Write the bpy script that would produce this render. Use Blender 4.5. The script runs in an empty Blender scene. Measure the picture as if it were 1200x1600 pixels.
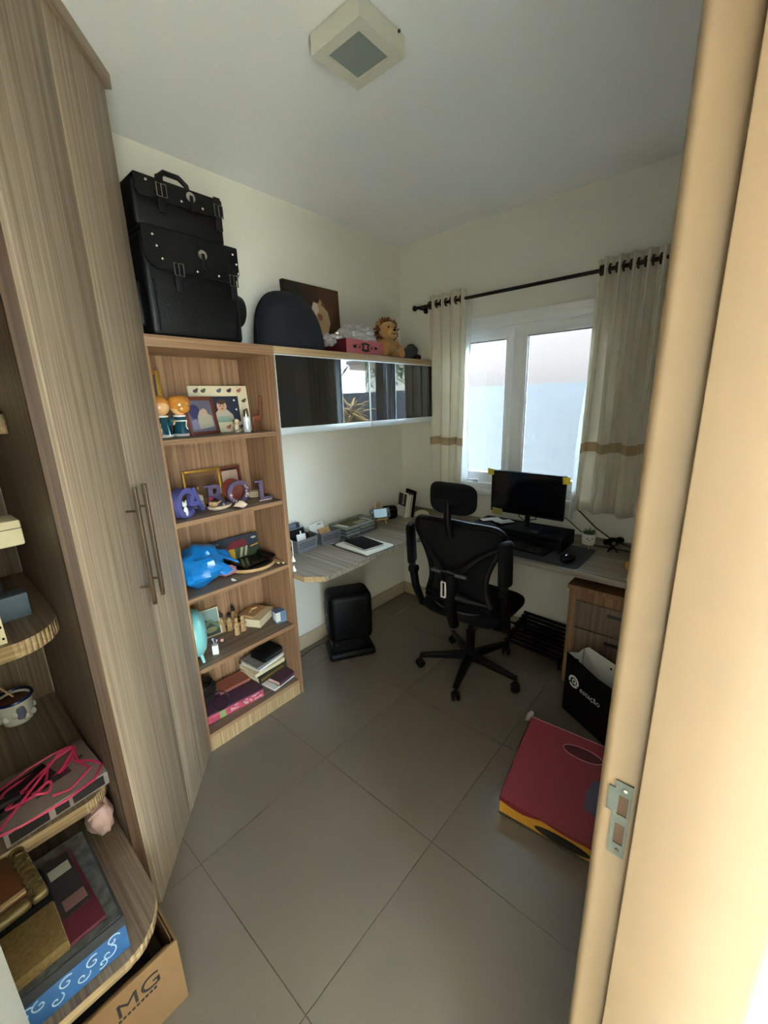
import bpy, bmesh, math, random
from mathutils import Vector, Matrix, Euler, noise as mnoise
random.seed(7)
SC = bpy.context.scene
COL = SC.collection
PI = math.pi
def R(d): return math.radians(d)

# ------------------------------------------------------------------ camera
def set_camera():
    y, p, r = R(-41.271), R(14.828), R(-1.6153)
    fwd = Vector((math.sin(y)*math.cos(p), math.cos(y)*math.cos(p), -math.sin(p)))
    right = Vector((math.cos(y), -math.sin(y), 0)); up = right.cross(fwd)
    rr = right*math.cos(r) + up*math.sin(r); uu = up*math.cos(r) - right*math.sin(r)
    cam = bpy.data.cameras.new('camera'); ob = bpy.data.objects.new('camera', cam); COL.objects.link(ob)
    M = Matrix((rr, uu, -fwd)).transposed().to_4x4(); M.translation = Vector((2.1158, -2.6563, 1.6268))
    ob.matrix_world = M
    cam.sensor_fit = 'VERTICAL'; cam.sensor_height = 36.0; cam.lens = 36.0*651.667/1600.0
    cam.clip_start = 0.02; cam.clip_end = 200
    SC.camera = ob
set_camera()
# ------------------------------------------------------------------ sky, sun, exposure
W = bpy.data.worlds.new('sky'); SC.world = W; W.use_nodes = True
nt = W.node_tree; nt.nodes.clear()
wo = nt.nodes.new('ShaderNodeOutputWorld'); bg = nt.nodes.new('ShaderNodeBackground')
bg.inputs['Color'].default_value = (0.63, 0.83, 1.0, 1); bg.inputs['Strength'].default_value = 12.0
nt.links.new(bg.outputs[0], wo.inputs[0])
sun = bpy.data.lights.new('sun', 'SUN'); sun.energy = 18.0; sun.angle = R(0.6); sun.color = (1.0, 0.98, 0.96)
so = bpy.data.objects.new('sun', sun); COL.objects.link(so); so.rotation_euler = Vector((0.30, -0.06, 0.95)).to_track_quat('Z', 'Y').to_euler()
VS = SC.view_settings
VS.view_transform = 'Standard'; VS.look = 'None'; VS.gamma = 1.0; VS.use_curve_mapping = False
VS.exposure = 1.6
SC.cycles.max_bounces = 14; SC.cycles.diffuse_bounces = 8; SC.cycles.transparent_max_bounces = 16
SC.cycles.sample_clamp_indirect = 8.0

# ------------------------------------------------------------------ materials
def lin(h):
    if not isinstance(h, str): return tuple(h)[:3]
    h = h.lstrip('#'); o = []
    for i in (0, 2, 4):
        v = int(h[i:i+2], 16)/255.0
        o.append(v/12.92 if v <= 0.04045 else ((v+0.055)/1.055)**2.4)
    return tuple(o)
MATS = {}
def mat(name, col='#888888', rough=0.6, metal=0.0, spec=0.5, var=0.0, vscale=30.0, bump=0.0, bscale=120.0, coat=0.0,
        trans=0.0, emit=None, estr=0.0, sheen=0.0, alpha=1.0, ior=1.5):
    if name in MATS: return MATS[name]
    m = bpy.data.materials.new(name); m.use_nodes = True; t = m.node_tree
    b = t.nodes['Principled BSDF']; c = lin(col)
    b.inputs['Base Color'].default_value = (*c, 1); b.inputs['Roughness'].default_value = rough
    b.inputs['Metallic'].default_value = metal; b.inputs['Specular IOR Level'].default_value = spec
    b.inputs['Coat Weight'].default_value = coat; b.inputs['Transmission Weight'].default_value = trans
    b.inputs['Sheen Weight'].default_value = sheen; b.inputs['Alpha'].default_value = alpha; b.inputs['IOR'].default_value = ior
    if emit: b.inputs['Emission Color'].default_value = (*lin(emit), 1); b.inputs['Emission Strength'].default_value = estr
    tc = t.nodes.new('ShaderNodeTexCoord')
    if var > 0:
        n = t.nodes.new('ShaderNodeTexNoise'); n.inputs['Scale'].default_value = vscale; n.inputs['Detail'].default_value = 5
        t.links.new(tc.outputs['Object'], n.inputs['Vector'])
        cr = t.nodes.new('ShaderNodeValToRGB')
        cr.color_ramp.elements[0].position = 0.3; cr.color_ramp.elements[1].position = 0.7
        cr.color_ramp.elements[0].color = (*[x*(1-var) for x in c], 1); cr.color_ramp.elements[1].color = (*[min(1, x*(1+var)) for x in c], 1)
        t.links.new(n.outputs['Fac'], cr.inputs['Fac']); t.links.new(cr.outputs['Color'], b.inputs['Base Color'])
    if bump > 0:
        n = t.nodes.new('ShaderNodeTexNoise'); n.inputs['Scale'].default_value = bscale; n.inputs['Detail'].default_value = 4
        t.links.new(tc.outputs['Object'], n.inputs['Vector'])
        bp = t.nodes.new('ShaderNodeBump'); bp.inputs['Strength'].default_value = bump; bp.inputs['Distance'].default_value = 0.004
        t.links.new(n.outputs['Fac'], bp.inputs['Height']); t.links.new(bp.outputs['Normal'], b.inputs['Normal'])
    MATS[name] = m; return m
def wood(name, dark, mid, light, grain='z', scale=1.0, rough=0.55):
    if name in MATS: return MATS[name]
    m = bpy.data.materials.new(name); m.use_nodes = True; t = m.node_tree; b = t.nodes['Principled BSDF']
    b.inputs['Roughness'].default_value = rough
    tc = t.nodes.new('ShaderNodeTexCoord')
    def nz(fine, along, det):
        mp = t.nodes.new('ShaderNodeMapping'); s = [fine*scale]*3; s['xyz'.index(grain)] = along*scale
        mp.inputs['Scale'].default_value = s; t.links.new(tc.outputs['Object'], mp.inputs['Vector'])
        n = t.nodes.new('ShaderNodeTexNoise'); n.inputs['Scale'].default_value = 1; n.inputs['Detail'].default_value = det
        n.inputs['Roughness'].default_value = 0.6; t.links.new(mp.outputs[0], n.inputs['Vector']); return n
    a = nz(62, 0.7, 3); f = nz(260, 2.2, 2)
    mx = t.nodes.new('ShaderNodeMath'); mx.operation = 'MULTIPLY_ADD'; mx.inputs[1].default_value = 0.45
    t.links.new(f.outputs['Fac'], mx.inputs[0])
    m2 = t.nodes.new('ShaderNodeMath'); m2.operation = 'MULTIPLY'; m2.inputs[1].default_value = 0.6
    t.links.new(a.outputs['Fac'], m2.inputs[0]); t.links.new(m2.outputs[0], mx.inputs[2])
    cr = t.nodes.new('ShaderNodeValToRGB'); e = cr.color_ramp.elements
    e[0].position = 0.38; e[0].color = (*lin(dark), 1); e[1].position = 0.67; e[1].color = (*lin(light), 1)
    x = e.new(0.52); x.color = (*lin(mid), 1)
    t.links.new(mx.outputs[0], cr.inputs['Fac']); t.links.new(cr.outputs['Color'], b.inputs['Base Color'])
    bp = t.nodes.new('ShaderNodeBump'); bp.inputs['Strength'].default_value = 0.12; bp.inputs['Distance'].default_value = 0.001
    t.links.new(mx.outputs[0], bp.inputs['Height']); t.links.new(bp.outputs['Normal'], b.inputs['Normal'])
    MATS[name] = m; return m
GW = ('#7b6b59', '#99856f', '#b59f8a'); BW = ('#6c4e38', '#8c684a', '#a88361')
for g in 'xyz':
    wood('grey_wood_'+g, *GW, grain=g); wood('brown_wood_'+g, *BW, grain=g)
    wood('shelf_wood_'+g, '#5d4c3f', '#78655399'[:7], '#927d69', grain=g)
    wood('edge_wood_'+g, '#8d7250', '#a98c66', '#c2a57c', grain=g, scale=1.5)
    wood('desk_wood_'+g, '#6b6155', '#8b8072', '#a99e8f', grain=g)
wood('dark_panel_wood', '#4d3c2c', '#6a5640', '#857058', grain='z')
wood('strip_wood', '#372211', '#472e19', '#5a3e25', grain='z')
mat('wall_paint', '#dedacf', 0.85, var=0.02, vscale=3, bump=0.05, bscale=300)
mat('ceiling_paint', '#f1f2f3', 0.9, var=0.015, vscale=2)
mat('grout', '#5c554a', 0.9)
mat('cream_paint', '#7f6850', 0.42, var=0.03, vscale=9, bump=0.12, bscale=40)
mat('white_paint', '#d8d4c8', 0.5)
mat('baseboard_tile', '#b7a68c', 0.3, var=0.04, vscale=8)
mat('upvc', '#e8e9ea', 0.35); mat('rubber', '#1a1a1a', 0.8)
mat('black_plastic', '#050506', 0.5, spec=0.2); mat('black_matte', '#060607', 0.8, spec=0.2); mat('black_fabric', '#08090b', 0.95, spec=0.2, bump=0.4, bscale=500)
mat('dark_grey', '#2c2d30', 0.6); mat('leather', '#080707', 0.45, spec=0.35, bump=0.35, bscale=180); mat('chrome', '#cfcac2', 0.22, 1.0)
mat('steel', '#60635e', 0.5, 0.7, var=0.08, vscale=40); mat('bronze', '#6b5a49', 0.35, 0.8)
mat('aluminium', '#d3d6d8', 0.35, 0.3); mat('rod_metal', '#1b1714', 0.4, 0.3); mat('grommet', '#3a2617', 0.35, 0.5)
mat('navy_cloth', '#060b16', 0.85, bump=0.3, bscale=350); mat('red_lacquer', '#b4545a', 0.55); mat('dark_red', '#5a1420', 0.6)
mat('white_plastic', '#e6e4e0', 0.4); mat('white_paper', '#e3e2dd', 0.8); mat('cream_paper', '#d8c8a4', 0.85); mat('kraft', '#b18e62', 0.85, var=0.05)
mat('gold', '#b98a3a', 0.35, 0.7, var=0.12, vscale=60); mat('red_wood', '#6e3524', 0.45, var=0.1, vscale=20)
mat('card_board', '#7a5a37', 0.85, var=0.06, vscale=10); mat('card_dark', '#463625', 0.9)
mat('yellow_note', '#e6d23a', 0.8); mat('yellow_note_faded', '#b5a155', 0.8)
mat('teal', '#7fc0bd', 0.35, coat=0.3); mat('blue_plastic', '#1478c0', 0.3, coat=0.3); mat('pink_cloth', '#c9a59b', 0.95, var=0.06, vscale=20)
mat('pink_cable', '#c92f5c', 0.4); mat('terracotta', '#6d4a33', 0.9, var=0.2, vscale=60); mat('ceramic_white', '#e0dccf', 0.25, coat=0.4)
mat('ceramic_teal', '#164653', 0.15, coat=0.6); mat('ceramic_skin', '#e6b27a', 0.2, coat=0.5); mat('ceramic_hair', '#c98335', 0.2, coat=0.5)
mat('lilac', '#55528c', 0.5, var=0.08, vscale=40); mat('mauve', '#5f5069', 0.5, var=0.12, vscale=50)
mat('shell', '#d9c3a8', 0.4, var=0.12, vscale=25); mat('light_wood', '#c79d6a', 0.55, var=0.08, vscale=30); mat('carved_wood', '#ad8a5e', 0.7, var=0.15, vscale=60)
mat('plant_green', '#3c5a2f', 0.6, var=0.25, vscale=40); mat('soil', '#3b2a20', 0.95, var=0.3, vscale=90)
mat('grey_plastic', '#6a6b70', 0.5); mat('grey_plastic_dark', '#45474b', 0.55); mat('mat_fabric', '#3c3d44', 0.85, bump=0.3, bscale=600)
mat('gloss_black', '#050506', 0.22, spec=0.5); mat('screen_black', '#040405', 0.12); mat('key_cap', '#141416', 0.55)
mat('phone_screen', '#9fb8c8', 0.15, emit='#a8cbe0', estr=0.14)
mat('plush_tan', '#b3834c', 0.95, sheen=0.5, var=0.1, vscale=50); mat('plush_mane', '#7a4a22', 0.98, var=0.25, vscale=60); mat('plush_cream', '#caa473', 0.95)
mat('blue_brocade', '#28588c', 0.6, var=0.15, vscale=30); mat('brocade_white', '#a9bfd0', 0.6); mat('marble_paper', '#4a4a46', 0.7, var=0.55, vscale=45)
mat('gold_brocade', '#664e22', 0.7, var=0.3, vscale=120, bump=0.4, bscale=150); mat('old_gold', '#6d5a34', 0.45, 0.3, var=0.3, vscale=50); mat('brown_leather', '#5b3519', 0.45, var=0.1, vscale=15)
mat('magenta_print', '#b8455e', 0.6, var=0.3, vscale=40); mat('green_print', '#7f9a5c', 0.7); mat('plum', '#4a2a3d', 0.7); mat('dark_green', '#2c3320', 0.6)
mat('salmon', '#a35e4c', 0.7); mat('wicker_dark', '#1d1512', 0.8); mat('denim_blue', '#5f7591', 0.7, var=0.08, vscale=20)
mat('slate_blue', '#55636f', 0.6); mat('red_card', '#7a1f2c', 0.55, var=0.05, vscale=12); mat('yellow_card', '#c48a25', 0.6); mat('pink_line', '#b97e86', 0.6)
mat('stucco_out', '#d9cfb6', 0.95, var=0.12, vscale=60, bump=0.9, bscale=45); mat('white_out', '#dfe2e6', 0.9, var=0.03, vscale=30)
mat('bounce_pale', '#e9edf0', 0.9, var=0.04, vscale=12); mat('boundary_blue', (0.042, 0.043, 0.0455), 0.95, var=0.05, vscale=5); mat('neighbor_white', (0.060, 0.0435, 0.0355), 0.95, var=0.02, vscale=2)
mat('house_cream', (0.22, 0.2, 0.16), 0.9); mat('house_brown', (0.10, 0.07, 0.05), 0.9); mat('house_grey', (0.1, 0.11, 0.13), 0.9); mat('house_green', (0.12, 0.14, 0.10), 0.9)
mat('dry_leaf', (0.24, 0.15, 0.05), 0.9, var=0.3, vscale=20); mat('dark_leaf', (0.05, 0.07, 0.03), 0.8, var=0.3, vscale=20); mat('trunk_brown', (0.1, 0.07, 0.05), 0.9)
mat('lamp_glass', '#8d9794', 0.25); mat('olive', '#4e4a2a', 0.6); mat('purple_dark', '#3b3560', 0.6)
def tile_mat():
    m = mat('tile', '#756b60', 0.14, var=0.035, vscale=2.2, spec=0.55); return m
tile_mat()
def glass_mat():
    m = bpy.data.materials.new('window_glass'); m.use_nodes = True; t = m.node_tree; t.nodes.clear()
    o = t.nodes.new('ShaderNodeOutputMaterial'); a = t.nodes.new('ShaderNodeBsdfTransparent'); g = t.nodes.new('ShaderNodeBsdfGlossy')
    g.inputs['Roughness'].default_value = 0.01; a.inputs['Color'].default_value = (0.94, 0.96, 0.97, 1)
    f = t.nodes.new('ShaderNodeFresnel'); f.inputs['IOR'].default_value = 1.3; mx = t.nodes.new('ShaderNodeMixShader')
    t.links.new(f.outputs[0], mx.inputs[0]); t.links.new(a.outputs[0], mx.inputs[1]); t.links.new(g.outputs[0], mx.inputs[2]); t.links.new(mx.outputs[0], o.inputs[0])
    MATS['window_glass'] = m
    m = bpy.data.materials.new('acrylic'); m.use_nodes = True; t = m.node_tree; t.nodes.clear()
    o = t.nodes.new('ShaderNodeOutputMaterial'); a = t.nodes.new('ShaderNodeBsdfTransparent'); g = t.nodes.new('ShaderNodeBsdfGlossy')
    g.inputs['Roughness'].default_value = 0.05; a.inputs['Color'].default_value = (0.86, 0.89, 0.88, 1)
    mx = t.nodes.new('ShaderNodeMixShader'); mx.inputs[0].default_value = 0.14
    t.links.new(a.outputs[0], mx.inputs[1]); t.links.new(g.outputs[0], mx.inputs[2]); t.links.new(mx.outputs[0], o.inputs[0]); MATS['acrylic'] = m
    m = bpy.data.materials.new('black_glass'); m.use_nodes = True; t = m.node_tree; t.nodes.clear()
    o = t.nodes.new('ShaderNodeOutputMaterial'); a = t.nodes.new('ShaderNodeBsdfDiffuse'); g = t.nodes.new('ShaderNodeBsdfGlossy')
    g.inputs['Roughness'].default_value = 0.015; a.inputs['Color'].default_value = (0.006, 0.006, 0.007, 1); g.inputs['Color'].default_value = (0.95, 0.97, 1, 1)
    mx = t.nodes.new('ShaderNodeMixShader'); mx.inputs[0].default_value = 0.15
    t.links.new(a.outputs[0], mx.inputs[1]); t.links.new(g.outputs[0], mx.inputs[2]); t.links.new(mx.outputs[0], o.inputs[0]); MATS['black_glass'] = m
    for nm, col, tr in (('curtain_cloth', '#ece6d8', 0.42), ('sheer_cloth', '#f2f2f0', 0.6), ('curtain_band', '#c9b38f', 0.35), ('thin_plastic', '#e4dfe2', 0.45)):
        m = bpy.data.materials.new(nm); m.use_nodes = True; t = m.node_tree; t.nodes.clear()
        o = t.nodes.new('ShaderNodeOutputMaterial'); a = t.nodes.new('ShaderNodeBsdfDiffuse'); g = t.nodes.new('ShaderNodeBsdfTranslucent')
        a.inputs['Color'].default_value = (*lin(col), 1); g.inputs['Color'].default_value = (*lin(col), 1)
        mx = t.nodes.new('ShaderNodeMixShader'); mx.inputs[0].default_value = tr
        t.links.new(a.outputs[0], mx.inputs[1]); t.links.new(g.outputs[0], mx.inputs[2])
        last = mx
        if nm == 'thin_plastic':
            gl = t.nodes.new('ShaderNodeBsdfGlossy'); gl.inputs['Roughness'].default_value = 0.2; m3 = t.nodes.new('ShaderNodeMixShader'); m3.inputs[0].default_value = 0.15
            t.links.new(mx.outputs[0], m3.inputs[1]); t.links.new(gl.outputs[0], m3.inputs[2]); last = m3
        t.links.new(last.outputs[0], o.inputs[0]); MATS[nm] = m
    m = bpy.data.materials.new('mesh_fabric'); m.use_nodes = True; t = m.node_tree; b = t.nodes['Principled BSDF']
    b.inputs['Base Color'].default_value = (0.003, 0.0035, 0.0045, 1); b.inputs['Roughness'].default_value = 0.85; b.inputs['Alpha'].default_value = 0.985; b.inputs['Specular IOR Level'].default_value = 0.25
    MATS['mesh_fabric'] = m
glass_mat()

# ------------------------------------------------------------------ mesh helpers
def NB(): return bmesh.new()
def box(bm, x0, x1, y0, y1, z0, z1, bev=0, seg=2, M=None):
    vs = [bm.verts.new((x, y, z)) for z in (z0, z1) for y in (y0, y1) for x in (x0, x1)]
    fs = [bm.faces.new([vs[i] for i in q]) for q in ((0, 2, 3, 1), (4, 5, 7, 6), (0, 1, 5, 4), (1, 3, 7, 5), (3, 2, 6, 7), (2, 0, 4, 6))]
    if bev > 0:
        es = list({e for f in fs for e in f.edges})
        r = bmesh.ops.bevel(bm, geom=es, offset=bev, segments=seg, affect='EDGES', profile=0.5)
        vs = list({v for f in r['faces'] for v in f.verts} | {v for v in vs if v.is_valid})
    if M is not None: bmesh.ops.transform(bm, matrix=M, verts=[v for v in vs if v.is_valid])
    return vs
def prism(bm, poly, z0, z1, M=None):
    a = [bm.verts.new((x, y, z0)) for x, y in poly]; b = [bm.verts.new((x, y, z1)) for x, y in poly]; n = len(poly)
    bm.faces.new(a[::-1]); bm.faces.new(b)
    for i in range(n): bm.faces.new((a[i], a[(i+1) % n], b[(i+1) % n], b[i]))
    if M is not None: bmesh.ops.transform(bm, matrix=M, verts=a+b)
    return a+b
def tube(bm, pts, r, n=8, closed=False, caps=True):
    P = [Vector(p) for p in pts]; k = len(P); rings = []
    rad = r if isinstance(r, (list, tuple)) else [r]*k
    up = None
    for i in range(k):
        if closed: d = P[(i+1) % k]-P[i-1]
        else: d = P[min(i+1, k-1)]-P[max(i-1, 0)]
        if d.length < 1e-9: d = Vector((0, 0, 1))
        d.normalize()
        if up is None:
            up = Vector((0, 0, 1)) if abs(d.z) < 0.9 else Vector((1, 0, 0))
        up = up - d*up.dot(d)
        if up.length < 1e-6: up = d.orthogonal()
        up.normalize(); s = d.cross(up)
        rings.append([bm.verts.new(P[i]+(up*math.cos(2*PI*j/n)+s*math.sin(2*PI*j/n))*rad[i]) for j in range(n)])
    for i in range(k if closed else k-1):
        A = rings[i]; B = rings[(i+1) % k]
        for j in range(n): bm.faces.new((A[j], A[(j+1) % n], B[(j+1) % n], B[j]))
    if caps and not closed: bm.faces.new(rings[0][::-1]); bm.faces.new(rings[-1])
    return [v for q in rings for v in q]
def lathe(bm, prof, n=24, c=(0, 0, 0), sx=1, sy=1, M=None):
    rings = []; allv = []
    for r, z in prof:
        if r < 1e-5: ring = [bm.verts.new((c[0], c[1], c[2]+z))]
        else: ring = [bm.verts.new((c[0]+sx*r*math.cos(2*PI*j/n), c[1]+sy*r*math.sin(2*PI*j/n), c[2]+z)) for j in range(n)]
        rings.append(ring); allv += ring
    for A, B in zip(rings, rings[1:]):
        for j in range(n):
            k = (j+1) % n
            if len(A) == 1 and len(B) == 1: continue
            if len(A) == 1: bm.faces.new((A[0], B[k], B[j]))
            elif len(B) == 1: bm.faces.new((A[j], A[k], B[0]))
            else: bm.faces.new((A[j], A[k], B[k], B[j]))
    if len(rings[0]) > 1: bm.faces.new(rings[0][::-1])
    if len(rings[-1]) > 1: bm.faces.new(rings[-1])
    if M is not None: bmesh.ops.transform(bm, matrix=M, verts=allv)
    return allv
def ell(bm, c, r, u=16, v=10, M=None):
    if not isinstance(r, (tuple, list)): r = (r, r, r)
    prof = [(math.sin(PI*i/v), -math.cos(PI*i/v)) for i in range(v+1)]
    vs = lathe(bm, prof, u)
    T = Matrix.Translation(c) @ (M if M is not None else Matrix.Identity(4)) @ Matrix.Diagonal((*r, 1))
    bmesh.ops.transform(bm, matrix=T, verts=vs); return vs
def sheet(bm, f, nu, nv, closed_u=False):
    g = [[bm.verts.new(f(i/(nu if closed_u else nu), j/nv)) for j in range(nv+1)] for i in range(nu if closed_u else nu+1)]
    k = len(g)
    for i in range(k if closed_u else k-1):
        for j in range(nv): bm.faces.new((g[i][j], g[(i+1) % k][j], g[(i+1) % k][j+1], g[i][j+1]))
    return [v for q in g for v in q]
def solidify(ob, t, off=0.0):
    m = ob.modifiers.new('thickness', 'SOLIDIFY'); m.thickness = t; m.offset = off
def subsurf(ob, n=1):
    m = ob.modifiers.new('smooth', 'SUBSURF'); m.levels = n; m.render_levels = n
def mk(name, bm, material, parent=None, loc=None, rot=None, smooth=35, label=None, kind=None):
    bmesh.ops.recalc_face_normals(bm, faces=bm.faces)
    me = bpy.data.meshes.new(name)
    if smooth:
        for f in bm.faces: f.smooth = True
    bm.to_mesh(me); bm.free()
    if smooth: me.set_sharp_from_angle(angle=R(smooth))
    for m in (material if isinstance(material, (list, tuple)) else [material]): me.materials.append(MATS[m] if isinstance(m, str) else m)
    o = bpy.data.objects.new(name, me); COL.objects.link(o)
    if parent is not None: o.parent = parent
    if loc is not None: o.location = loc
    if rot is not None: o.rotation_euler = rot if isinstance(rot, (tuple, list, Euler)) else (0, 0, rot)
    if label: o['label'] = label
    if kind: o['kind'] = kind
    return o
def tag(o, label, cat, group=None):
    o['label'] = label; o['category'] = cat
    if group: o['group'] = group
    return o
def thing(name, label, cat, loc=(0, 0, 0), rot=0, group=None):
    o = bpy.data.objects.new(name, None); COL.objects.link(o); o.empty_display_size = 0.05
    o.location = loc; o.rotation_euler = rot if isinstance(rot, (tuple, list)) else (0, 0, rot)
    return tag(o, label, cat, group)
def bx(name, dims, material, parent=None, bev=0.0, seg=2, **k):
    b = NB(); box(b, *dims, bev=bev, seg=seg); return mk(name, b, material, parent, **k)
def share(src, parent=None, loc=None, rot=None, name=None):
    o = src.copy(); COL.objects.link(o); o.parent = parent if parent is not None else src.parent
    if loc is not None: o.location = loc
    if rot is not None: o.rotation_euler = rot if isinstance(rot, (tuple, list)) else (0, 0, rot)
    return o
def plain(col, rough=0.7):
    n = 'paint_'+col.strip('#'); return mat(n, col, rough)
def flatpic(name, parent, w, h, bgc, shapes, y=0.0, z0=0.0, rough=0.5):
    """flat print facing local -Y, centred on x, from z0 up; shapes: ('e',cx,cz,rx,rz,col) / ('p',[(x,z)..],col) / ('r',x0,x1,z0,z1,col)"""
    b = NB(); cols = [bgc]
    def face(pts, k):
        f = b.faces.new([b.verts.new((p[0], y-0.0004*k, p[1]+z0)) for p in pts]); c = shapes[k-1][-1] if k else bgc
        if c not in cols: cols.append(c)
        f.material_index = cols.index(c)
    face([(-w/2, 0), (w/2, 0), (w/2, h), (-w/2, h)], 0)
    for k, s in enumerate(shapes, 1):
        if s[0] == 'e': pts = [(s[1]+s[3]*math.cos(2*PI*i/20), s[2]+s[4]*math.sin(2*PI*i/20)) for i in range(20)]
        elif s[0] == 'r': pts = [(s[1], s[3]), (s[2], s[3]), (s[2], s[4]), (s[1], s[4])]
        else: pts = s[1]
        face(pts, k)
    for f in b.faces: f.normal_update()
    me = bpy.data.meshes.new(name); b.to_mesh(me); b.free()
    for c in cols: me.materials.append(plain(c, rough))
    o = bpy.data.objects.new(name, me); COL.objects.link(o); o.parent = parent; return o
def text(name, body, size, material, parent, loc, rot, extrude=0.0005, align='LEFT', offset=0.0, xs=1.0):
    cu = bpy.data.curves.new(name, 'FONT'); cu.body = body; cu.size = size; cu.extrude = extrude; cu.align_x = align; cu.offset = offset
    t = bpy.data.objects.new('tmp', cu); COL.objects.link(t); bpy.context.view_layer.update()
    me = bpy.data.meshes.new_from_object(t); bpy.data.objects.remove(t); bpy.data.curves.remove(cu)
    me.materials.clear(); me.materials.append(MATS[material]); me.name = name
    for v in me.vertices: v.co.x *= xs
    o = bpy.data.objects.new(name, me); COL.objects.link(o); o.parent = parent; o.location = loc; o.rotation_euler = rot
    return o
def struct(o): o['kind'] = 'structure'; return o
FRONT = (R(90), 0, 0)     # text standing up, facing local -Y

# ================================================================== THE SETTING
H = 2.70; XW = 2.045; YF = -3.10
DJ = -2.156; DH = -2.976; DTOP = 2.12          # door opening (y of latch jamb, hinge jamb), head height
fl = NB(); box(fl, -0.15, 2.19, -3.25, 0.15, -0.2, -0.004)
floor = struct(mk('floor', fl, 'grout', smooth=0))
first = None; TS = 0.608; g = 0.0012
xs = [1.425+TS*k for k in range(-3, 3)]; ys = [-1.647+TS*k for k in range(-3, 4)]
for x in xs[:-1]:
    for y in ys[:-1]:
        x0, x1 = max(x+g, 0.0), min(x+TS-g, 2.185); y0, y1 = max(y+g, -3.1), min(y+TS-g, 0.0)
        if x1-x0 < 0.02 or y1-y0 < 0.02: continue
        b = NB(); box(b, x0, x1, y0, y1, -0.006, 0.0, bev=0.0008, seg=1); mk('tile', b, 'tile', floor, smooth=0)
struct(bx('ceiling', (-0.15, 2.19, -3.25, 0.15, H, H+0.15), 'ceiling_paint', smooth=0))
struct(bx('wall_left', (-0.15, 0, -3.25, 0.15, 0, H), 'wall_paint', smooth=0))
WX0, WX1, WZ0, WZ1 = 0.345, 1.56, 1.0, 2.128
b = NB()
for d in ((0, WX0, 0, 0.15, 0, H), (WX1, 2.19, 0, 0.15, 0, H), (WX0, WX1, 0, 0.15, 0, WZ0), (WX0, WX1, 0, 0.15, WZ1, H)): box(b, *d)
struct(mk('wall_back', b, 'wall_paint', smooth=0))
b = NB()
for d in ((XW, 2.19, DJ+0.03, 0, 0, H), (XW, 2.19, YF, DH-0.03, 0, H), (XW, 2.19, DH-0.03, DJ+0.03, DTOP+0.03, H)): box(b, *d)
struct(mk('wall_right', b, 'wall_paint', smooth=0))
struct(bx('wall_front', (0, 2.19, YF-0.15, YF, 0, H), 'wall_paint', smooth=0))
for nm, d in (('baseboard_left', (0, 0.012, -1.405, 0, 0, 0.10)), ('baseboard_back', (0.012, XW, -0.012, 0, 0, 0.10)),
              ('baseboard_right', (XW-0.012, XW, DJ+0.12, -0.012, 0, 0.10))):
    struct(bx(nm, d, 'baseboard_tile', bev=0.003))

# window: frame, two sliding sashes, panes
win = thing('window_1', 'white framed two pane sliding window above the desk', 'window', (0, 0, 0)); win['kind'] = 'structure'
b = NB()
for d in ((WX0, WX1, -0.012, 0.10, 2.066, WZ1), (WX0, WX1, -0.012, 0.10, WZ0, 1.05), (WX0, WX0+0.05, -0.012, 0.10, 1.05, 2.066), (WX1-0.05, WX1, -0.012, 0.10, 1.05, 2.066)): box(b, *d, bev=0.003)
box(b, WX0, WX1, -0.016, -0.008, 2.10, WZ1+0.012, bev=0.002); box(b, WX0, WX1, 0.008, 0.016, 2.05, 2.066)
mk('window_frame', b, 'upvc', win)
bx('sill', (WX0-0.02, WX1+0.02, -0.035, 0.0, WZ0-0.025, WZ0+0.003), 'upvc', win, bev=0.004)
for k, (x0, x1, y0, y1, sw) in enumerate(((WX0+0.05, 0.912, 0.05, 0.085, 0.078), (0.902, WX1-0.05, 0.012, 0.047, 0.090))):
    b = NB()
    for d in ((x0, x1, y0, y1, 1.998, 2.062), (x0, x1, y0, y1, 1.052, 1.118), (x0, x0+sw, y0, y1, 1.118, 1.998), (x1-sw, x1, y0, y1, 1.118, 1.998)): box(b, *d, bev=0.004)
    box(b, x1-sw+0.02, x1-sw+0.026, y0-0.004, y0+0.002, 1.06, 2.055); box(b, x0+sw-0.03, x0+sw-0.024, y0-0.004, y0+0.002, 1.06, 2.055); box(b, x0+0.02, x1-0.02, y0-0.004, y0+0.002, 2.02, 2.026)
    s = mk('sash', b, 'upvc', win)
    bx('pane', (x0+sw, x1-sw, (y0+y1)/2-0.002, (y0+y1)/2+0.002, 1.118, 1.998), 'window_glass', s, smooth=0)
    b = NB()
    for d in ((x0+sw-0.006, x0+sw, y0+0.008, y1-0.008, 1.118, 1.998), (x1-sw, x1-sw+0.006, y0+0.008, y1-0.008, 1.118, 1.998), (x0+sw, x1-sw, y0+0.008, y1-0.008, 1.994, 1.998)): box(b, *d)
    mk('gasket', b, 'rubber', s, smooth=0)
b = NB(); box(b, 0.60, 0.70, -0.018, -0.004, 1.062, 1.072, bev=0.002); box(b, 0.66, 0.70, -0.026, -0.012, 1.056, 1.078, bev=0.003); mk('latch', b, 'aluminium', win)

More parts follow.
